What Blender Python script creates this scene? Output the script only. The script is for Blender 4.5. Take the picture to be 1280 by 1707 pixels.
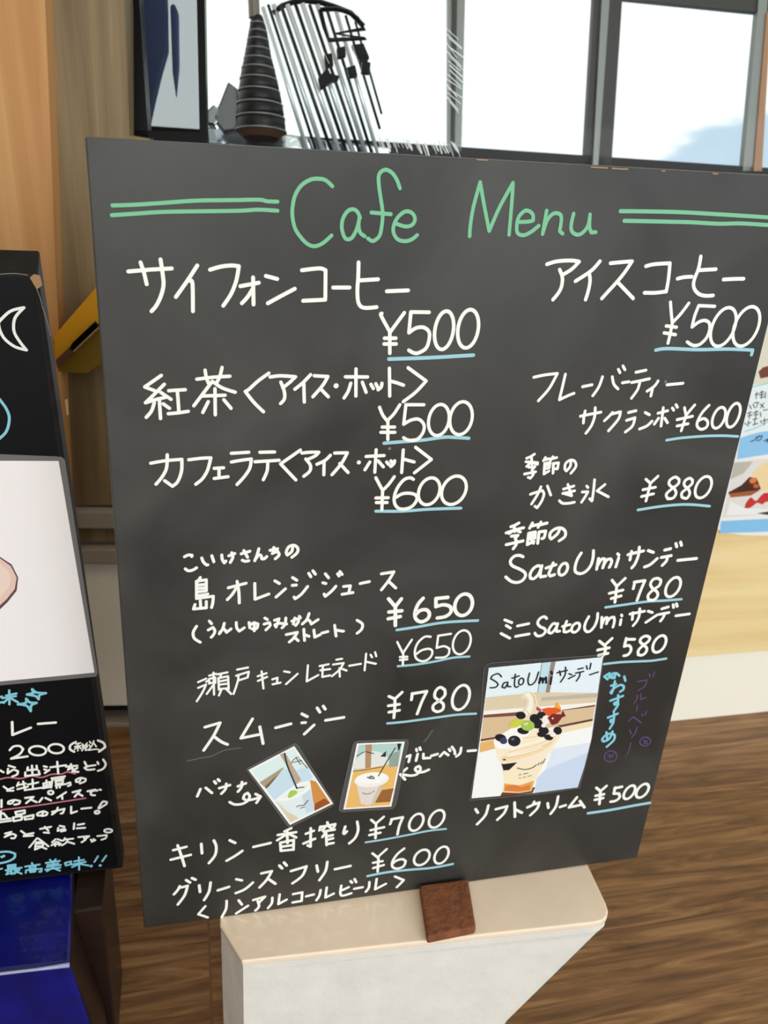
import bpy, bmesh, math
from mathutils import Vector as V, Matrix

for o in list(bpy.data.objects):
    bpy.data.objects.remove(o)
sc = bpy.context.scene
COL = sc.collection

# ------------------------------------------------------------------ camera
FPX, IW, IH = 1400.0, 1280.0, 1707.0
PITCH, ROLL, CAM_Z = math.radians(24.0), math.radians(3.7), 0.80
FW = V((0, math.cos(PITCH), -math.sin(PITCH)))
R0 = V((1, 0, 0))
D0 = V((0, -math.sin(PITCH), -math.cos(PITCH)))
RT = R0 * math.cos(ROLL) - D0 * math.sin(ROLL)
DN = D0 * math.cos(ROLL) + R0 * math.sin(ROLL)
EYE = V((0, 0, CAM_Z))
cd = bpy.data.cameras.new('camera')
cam = bpy.data.objects.new('camera', cd)
COL.objects.link(cam)
m = Matrix.Identity(4)
for i in range(3):
    m[i][0], m[i][1], m[i][2], m[i][3] = RT[i], -DN[i], -FW[i], EYE[i]
cam.matrix_world = m
cd.sensor_fit = 'VERTICAL'
cd.sensor_height = 24.0
cd.lens = 24.0 * FPX / IH
cd.clip_start = 0.02
cd.dof.use_dof = True
cd.dof.focus_distance = 0.58
cd.dof.aperture_fstop = 8.0
sc.camera = cam

# ------------------------------------------------------------------ world, lamps, exposure
sc.view_settings.view_transform = 'Standard'
sc.view_settings.look = 'None'
sc.view_settings.gamma = 1.0
sc.view_settings.use_curve_mapping = False
sc.view_settings.exposure = 0.5
w = bpy.data.worlds.new('sky')
sc.world = w
w.use_nodes = True
nt = w.node_tree
nt.nodes.clear()
N = nt.nodes.new
L = nt.links.new
out = N('ShaderNodeOutputWorld')
bg = N('ShaderNodeBackground')
tc = N('ShaderNodeTexCoord')
sep = N('ShaderNodeSeparateXYZ')
L(tc.outputs['Generated'], sep.inputs[0])
# a low bank of blue-grey cloud near the horizon, broken up by noise, the rest a pale overcast
map_ = N('ShaderNodeMapping')
map_.inputs['Scale'].default_value = (9, 9, 26)
L(tc.outputs['Generated'], map_.inputs[0])
nz = N('ShaderNodeTexNoise')
nz.inputs['Scale'].default_value = 1.3
nz.inputs['Detail'].default_value = 6
L(map_.outputs[0], nz.inputs[0])
band = N('ShaderNodeMapRange')
band.interpolation_type = 'SMOOTHSTEP'
band.inputs[1].default_value = 0.11
band.inputs[2].default_value = 0.0
L(sep.outputs[2], band.inputs[0])
clump = N('ShaderNodeMapRange')
clump.interpolation_type = 'SMOOTHSTEP'
clump.inputs[1].default_value = 0.18
clump.inputs[2].default_value = 0.36
L(sep.outputs[0], clump.inputs[0])
mu = N('ShaderNodeMath'); mu.operation = 'MULTIPLY'
L(band.outputs[0], mu.inputs[0]); L(clump.outputs[0], mu.inputs[1])
ad = N('ShaderNodeMath'); ad.operation = 'ADD'
L(mu.outputs[0], ad.inputs[0]); L(nz.outputs[0], ad.inputs[1])
thr = N('ShaderNodeMapRange')
thr.interpolation_type = 'SMOOTHSTEP'
thr.inputs[1].default_value = 0.98
thr.inputs[2].default_value = 1.22
L(ad.outputs[0], thr.inputs[0])
mix = N('ShaderNodeMix'); mix.data_type = 'RGBA'
mix.inputs[6].default_value = (0.93, 1.0, 1.0, 1)
mix.inputs[7].default_value = (0.50, 0.65, 0.79, 1)
L(thr.outputs[0], mix.inputs[0])
L(mix.outputs[2], bg.inputs[0])
bg.inputs[1].default_value = 1.0
L(bg.outputs[0], out.inputs[0])

def area(name, loc, target, size, size_y, power, color):
    ld = bpy.data.lights.new(name, 'AREA')
    ld.shape = 'RECTANGLE'; ld.size = size; ld.size_y = size_y
    ld.energy = power; ld.color = color
    o = bpy.data.objects.new(name, ld)
    COL.objects.link(o)
    o.location = loc
    o.rotation_euler = (V(target) - V(loc)).to_track_quat('-Z', 'Y').to_euler()
    return o
# daylight of the window front behind the viewer, and the warm cafe lamps overhead
area('window_daylight', (1.6, -2.6, 1.5), (0.1, 0.7, 0.4), 3.0, 1.8, 44, (0.95, 0.98, 1.0))
area('ceiling_lamp', (-0.9, -0.2, 2.45), (-0.5, 1.0, 0.6), 0.5, 0.5, 7, (1.0, 0.74, 0.48))

# ------------------------------------------------------------------ helpers
def s2l(c):
    c = c / 255.0
    return c / 12.92 if c <= 0.04045 else ((c + 0.055) / 1.055) ** 2.4
def rgb(r, g, b):
    return (s2l(r), s2l(g), s2l(b), 1.0)

class Plane:
    def __init__(s, p, n):
        s.p = V(p); s.n = V(n).normalized()
        if s.n.dot(EYE - s.p) < 0: s.n = -s.n           # n looks at the room
    def shift(s, d):
        return Plane(s.p + s.n * d, s.n)
def ray(x, y):
    return RT * ((x - IW / 2) / FPX) + DN * ((y - IH / 2) / FPX) + FW
def hit(x, y, pl):
    r = ray(x, y)
    return EYE + r * ((pl.p - EYE).dot(pl.n) / r.dot(pl.n))

def simple(name, col, rough=0.6, metal=0.0, spec=0.5, noise=0.0, nscale=40, bump=0.0, bscale=200, coat=0.0):
    mt = bpy.data.materials.new(name); mt.use_nodes = True
    t = mt.node_tree; b = t.nodes['Principled BSDF']
    b.inputs['Base Color'].default_value = col
    b.inputs['Roughness'].default_value = rough
    b.inputs['Metallic'].default_value = metal
    b.inputs['Specular IOR Level'].default_value = spec
    b.inputs['Coat Weight'].default_value = coat
    if noise or bump:
        co = t.nodes.new('ShaderNodeTexCoord')
    if noise:
        n = t.nodes.new('ShaderNodeTexNoise'); n.inputs['Scale'].default_value = nscale
        n.inputs['Detail'].default_value = 5
        t.links.new(co.outputs['Object'], n.inputs[0])
        mr = t.nodes.new('ShaderNodeMapRange')
        mr.inputs[1].default_value = 0.3; mr.inputs[2].default_value = 0.7
        mr.inputs[3].default_value = 1 - noise; mr.inputs[4].default_value = 1 + noise
        t.links.new(n.outputs[0], mr.inputs[0])
        mx = t.nodes.new('ShaderNodeMix'); mx.data_type = 'RGBA'; mx.blend_type = 'MULTIPLY'
        mx.inputs[0].default_value = 1.0
        mx.inputs[6].default_value = col
        t.links.new(mr.outputs[0], mx.inputs[7])
        t.links.new(mx.outputs[2], b.inputs['Base Color'])
    if bump:
        n2 = t.nodes.new('ShaderNodeTexNoise'); n2.inputs['Scale'].default_value = bscale
        n2.inputs['Detail'].default_value = 6
        t.links.new(co.outputs['Object'], n2.inputs[0])
        bp = t.nodes.new('ShaderNodeBump'); bp.inputs['Strength'].default_value = bump
        bp.inputs['Distance'].default_value = 0.002
        t.links.new(n2.outputs[0], bp.inputs['Height'])
        t.links.new(bp.outputs[0], b.inputs['Normal'])
    return mt

def wood(name, stops, scale, rot=(0, 0, 0), rough=0.45, planks=None, streak=0.5, spec=0.4):
    """grain streaks along local X after the mapping; planks=(length, width) adds staves"""
    mt = bpy.data.materials.new(name); mt.use_nodes = True
    t = mt.node_tree; b = t.nodes['Principled BSDF']
    A = t.nodes.new; K = t.links.new
    co = A('ShaderNodeTexCoord'); mp = A('ShaderNodeMapping')
    mp.inputs['Rotation'].default_value = rot
    K(co.outputs['Object'], mp.inputs[0])
    sc1 = A('ShaderNodeMapping'); sc1.inputs['Scale'].default_value = scale
    vec = mp.outputs[0]
    if planks:
        br = A('ShaderNodeTexBrick')
        br.inputs['Scale'].default_value = 1.0
        br.inputs['Brick Width'].default_value = planks[0]
        br.inputs['Row Height'].default_value = planks[1]
        br.inputs['Mortar Size'].default_value = 0.0012
        br.inputs['Color1'].default_value = (0, 0, 0, 1)
        br.inputs['Color2'].default_value = (1, 1, 1, 1)
        br.inputs['Mortar'].default_value = (0.5, 0.5, 0.5, 1)
        K(mp.outputs[0], br.inputs[0])
        addv = A('ShaderNodeVectorMath'); addv.operation = 'ADD'
        K(mp.outputs[0], addv.inputs[0]); K(br.outputs[0], addv.inputs[1])
        vec = addv.outputs[0]
    K(vec, sc1.inputs[0])
    n = A('ShaderNodeTexNoise'); n.inputs['Scale'].default_value = 1.0
    n.inputs['Detail'].default_value = 8; n.inputs['Roughness'].default_value = 0.62
    n.inputs['Distortion'].default_value = streak
    K(sc1.outputs[0], n.inputs[0])
    fac = n.outputs[0]
    if planks:
        ma = A('ShaderNodeMath'); ma.operation = 'MULTIPLY_ADD'
        ma.inputs[1].default_value = 0.10; 
        K(br.outputs[0], ma.inputs[0]); K(n.outputs[0], ma.inputs[2])
        sb = A('ShaderNodeMath'); sb.operation = 'SUBTRACT'; sb.inputs[1].default_value = 0.05
        K(ma.outputs[0], sb.inputs[0]); fac = sb.outputs[0]
    rp = A('ShaderNodeValToRGB')
    els = rp.color_ramp.elements
    els[0].position, els[0].color = stops[0]
    els[1].position, els[1].color = stops[-1]
    for p_, c_ in stops[1:-1]:
        e = els.new(p_); e.color = c_
    K(fac, rp.inputs[0])
    colr = rp.outputs[0]
    if planks:
        mm = A('ShaderNodeMix'); mm.data_type = 'RGBA'
        K(br.outputs['Fac'], mm.inputs[0]); K(colr, mm.inputs[6])
        mm.inputs[7].default_value = stops[1][1]
        colr = mm.outputs[2]
    K(colr, b.inputs['Base Color'])
    b.inputs['Roughness'].default_value = rough
    b.inputs['Specular IOR Level'].default_value = spec
    return mt

def link(name, me, mat=None, parent=None):
    o = bpy.data.objects.new(name, me); COL.objects.link(o)
    if mat is not None:
        for q in (mat if isinstance(mat, (list, tuple)) else [mat]): me.materials.append(q)
    if parent is not None: o.parent = parent
    return o
def origin(parent):
    p = V((0, 0, 0))
    while parent is not None:
        p = p + V(parent.location); parent = parent.parent
    return p
def mesh_obj(name, verts, faces, mat=None, parent=None, mids=None, smooth=False, bevel=0.0, segs=2, base=None):
    """verts are world points; a child is stored relative to its parents, a top-level mesh gets its base as origin"""
    verts = [V(v) for v in verts]
    if parent is None and base is None:
        zs = min(v.z for v in verts)
        base = V((sum(v.x for v in verts) / len(verts), sum(v.y for v in verts) / len(verts), zs))
    off = origin(parent) if parent is not None else V(base)
    me = bpy.data.meshes.new(name)
    me.from_pydata([tuple(v - off) for v in verts], [], faces)
    me.update()
    bm = bmesh.new(); bm.from_mesh(me)
    if mids is None: bmesh.ops.recalc_face_normals(bm, faces=bm.faces)
    if bevel:
        bmesh.ops.bevel(bm, geom=list(bm.edges), offset=bevel, segments=segs, affect='EDGES', profile=0.6)
    bm.to_mesh(me); bm.free()
    if mids is not None:
        for p_, i_ in zip(me.polygons, mids): p_.material_index = i_
    if smooth:
        for p_ in me.polygons: p_.use_smooth = True
    o = link(name, me, mat, parent)
    if parent is None: o.location = off
    return o
def thing(name, label, cat, loc, group=None):
    o = bpy.data.objects.new(name, None); COL.objects.link(o)
    o.empty_display_size = 0.05
    o.location = loc; o['label'] = label; o['category'] = cat
    if group: o['group'] = group
    return o
def tag(o, label, cat, group=None):
    o['label'] = label; o['category'] = cat
    if group: o['group'] = group
    return o
def struct(o):
    o['kind'] = 'structure'; return o
def pts(s):
    return [tuple(float(a) for a in q.split(',')) for q in s.split()]

def prism(front, depth_vec):
    """polygon pushed along a vector"""
    n = len(front)
    vs = [V(v) for v in front] + [V(v) + depth_vec for v in front]
    fs = [list(range(n)), list(range(2 * n - 1, n - 1, -1))]
    for i in range(n):
        j = (i + 1) % n
        fs.append([i, i + n, j + n, j])
    return vs, fs
def slab(name, poly, plane, thick, mat, parent=None, off=0.0, bevel=0.0, depth=None, **k):
    pl = plane.shift(off)
    fr = [hit(x, y, pl) for x, y in (pts(poly) if isinstance(poly, str) else poly)]
    vs, fs = prism(fr, depth if depth is not None else -pl.n * thick)
    return mesh_obj(name, vs, fs, mat, parent, bevel=bevel, **k)
def box(name, lo, hi, mat, parent=None, bevel=0.0, **k):
    x0, y0, z0 = lo; x1, y1, z1 = hi
    vs, fs = prism([(x0, y0, z0), (x1, y0, z0), (x1, y1, z0), (x0, y1, z0)], V((0, 0, z1 - z0)))
    return mesh_obj(name, vs, fs, mat, parent, bevel=bevel, **k)
def tube(path, radii, seg=12, cap=True):
    vs, fs = [], []
    n = len(path)
    path = [V(p) for p in path]
    up = None
    for i, p in enumerate(path):
        d = (path[min(i + 1, n - 1)] - path[max(i - 1, 0)]).normalized()
        if up is None:
            up = V((0, 0, 1)) if abs(d.z) < 0.9 else V((1, 0, 0))
        a = d.cross(up).normalized(); b = a.cross(d).normalized(); up = b
        r = radii[i] if isinstance(radii, (list, tuple)) else radii
        for k in range(seg):
            t = 2 * math.pi * k / seg
            vs.append(p + a * (r * math.cos(t)) + b * (r * math.sin(t)))
    for i in range(n - 1):
        for k in range(seg):
            k2 = (k + 1) % seg
            fs.append([i * seg + k, i * seg + k2, (i + 1) * seg + k2, (i + 1) * seg + k])
    if cap:
        fs.append(list(range(seg - 1, -1, -1)))
        fs.append([(n - 1) * seg + k for k in range(seg)])
    return vs, fs

# ------------------------------------------------------------------ pen strokes on a plane
def smooth_runs(p):
    """split a pen stroke at sharp turns, spline the rest"""
    if len(p) < 3: return [p]
    runs, cur = [], [p[0]]
    for i in range(1, len(p) - 1):
        a = (p[i][0] - p[i-1][0], p[i][1] - p[i-1][1]); b = (p[i+1][0] - p[i][0], p[i+1][1] - p[i][1])
        la, lb = math.hypot(*a), math.hypot(*b)
        cur.append(p[i])
        if la * lb > 1e-9 and (a[0]*b[0] + a[1]*b[1]) / (la * lb) < math.cos(math.radians(72)):
            runs.append(cur); cur = [p[i]]
    cur.append(p[-1]); runs.append(cur)
    outr = []
    for r in runs:
        if len(r) < 3: outr.append(r); continue
        q = []
        for i in range(len(r) - 1):
            p0 = r[max(i-1, 0)]; p1 = r[i]; p2 = r[i+1]; p3 = r[min(i+2, len(r)-1)]
            for s in range(5):
                t = s / 5.0
                q.append(tuple(0.5 * ((2*p1[c]) + (-p0[c]+p2[c])*t + (2*p0[c]-5*p1[c]+4*p2[c]-p3[c])*t*t + (-p0[c]+3*p1[c]-3*p2[c]+p3[c])*t**3) for c in (0, 1)))
        q.append(r[-1]); outr.append(q)
    return outr
class Ink:
    def __init__(s, plane, lift=0.00025):
        s.pl = plane; s.lift = lift; s.v = []; s.f = []
        n = plane.n
        s.a = n.cross(V((0, 0, 1))).normalized(); s.b = n.cross(s.a).normalized()
    def disc(s, c, r, seg=12):
        c = V(c); i = len(s.v); s.q = (getattr(s, 'q', 0) + 1) % 24; lf_ = s.lift * (1 + 0.035 * s.q)
        for k in range(seg):
            t = 2 * math.pi * k / seg
            s.v.append(c + s.a * (r * math.cos(t)) + s.b * (r * math.sin(t)) + s.pl.n * lf_)
        for k in range(seg):
            t = 2 * math.pi * k / seg
            s.v.append(c + s.a * (r * 1.06 * math.cos(t)) + s.b * (r * 1.06 * math.sin(t)))
        s.f.append(list(range(i, i + seg)))
        for k in range(seg):
            k2 = (k + 1) % seg
            s.f.append([i + k, i + seg + k, i + seg + k2, i + k2])
    def run(s, q, r):
        if len(q) < 2: return
        n = s.pl.n; i = len(s.v); s.q = (getattr(s, 'q', 0) + 1) % 24; lf_ = s.lift * (1 + 0.035 * s.q)
        for k, p in enumerate(q):
            d = q[min(k+1, len(q)-1)] - q[max(k-1, 0)]
            if d.length < 1e-9: d = s.a.copy()
            sd = n.cross(d.normalized())
            s.v += [p + sd * (r * 1.06), p + sd * r + n * lf_, p - sd * r + n * lf_, p - sd * (r * 1.06)]
        for k in range(len(q) - 1):
            a = i + 4 * k
            for c in range(3):
                s.f.append([a + c, a + c + 1, a + c + 5, a + c + 4])
    def strokes(s, x0, y0, k, w, text):
        for st in text.split(';'):
            st = st.strip()
            if not st: continue
            if st[0] == 'd':
                x, y, r = [float(a) for a in st[2:].split(',')]
                c = hit(x0 + x / k, y0 + y / k, s.pl)
                s.disc(c, r / k * (c - EYE).dot(FW) / FPX); continue
            if st[0] == 'o':
                cx, cy, rx, ry, tl = [float(a) for a in st[2:].split(',')]
                tl = math.radians(tl); q = []
                for j in range(29):
                    t = 2 * math.pi * j / 28 - 1.4
                    ex, ey = rx * math.cos(t), ry * math.sin(t)
                    # lean to the right by shearing like a hand does
                    q.append((cx + ex - ey * math.tan(tl) * 0.9, cy + ey))
                runs = [q]
            else:
                runs = smooth_runs(pts(st))
            for q in runs:
                P = [hit(x0 + x / k, y0 + y / k, s.pl) for x, y in q]
                r = w * 0.5 * (P[len(P)//2] - EYE).dot(FW) / FPX
                s.run(P, r); s.disc(P[0], r); s.disc(P[-1], r)
    def build(s, name, mat, parent):
        return mesh_obj(name, s.v, s.f, mat, parent, mids=[0] * len(s.f))
class Art:
    """flat printed picture: layered colour shapes, one mesh"""
    def __init__(s, plane, x0, y0, k):
        s.pl = plane; s.o = (x0, y0, k); s.v = []; s.f = []; s.m = []; s.mats = []; s.h = 0.00004
    def col(s, c):
        key = 'print_%d_%d_%d' % c
        mt = bpy.data.materials.get(key) or simple(key, rgb(*c), 0.35, spec=0.4)
        if mt not in s.mats: s.mats.append(mt)
        return s.mats.index(mt)
    def poly(s, c, text, smooth=False):
        p = pts(text) if isinstance(text, str) else text
        if smooth:
            q = []; n = len(p)
            for i in range(n):
                p0, p1, p2, p3 = p[i-1], p[i], p[(i+1) % n], p[(i+2) % n]
                for j in range(4):
                    t = j / 4
                    q.append(tuple(0.5 * ((2*p1[a]) + (-p0[a]+p2[a])*t + (2*p0[a]-5*p1[a]+4*p2[a]-p3[a])*t*t + (-p0[a]+3*p1[a]-3*p2[a]+p3[a])*t**3) for a in (0, 1)))
            p = q
        x0, y0, k = s.o; i = len(s.v); pl = s.pl.shift(s.h); s.h += 0.000006
        s.v += [hit(x0 + x / k, y0 + y / k, pl) for x, y in p]
        s.f.append(list(range(i, i + len(p)))); s.m.append(s.col(c))
    def ell(s, c, cx, cy, rx, ry, tilt=0.0):
        t0 = math.radians(tilt); q = []
        for j in range(20):
            t = 2 * math.pi * j / 20; a, b = rx * math.cos(t), ry * math.sin(t)
            q.append((cx + a * math.cos(t0) - b * math.sin(t0), cy + a * math.sin(t0) + b * math.cos(t0)))
        s.poly(c, q)
    def pen(s, c, w, text):
        ink = Ink(s.pl.shift(s.h), 0.00001); s.h += 0.000014
        ink.strokes(*s.o, w, text)
        i = len(s.v); s.v += ink.v
        for f in ink.f: s.f.append([a + i for a in f]); s.m.append(s.col(c))
    def build(s, name, parent):
        return mesh_obj(name, s.v, s.f, s.mats, parent, mids=s.m)
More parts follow.
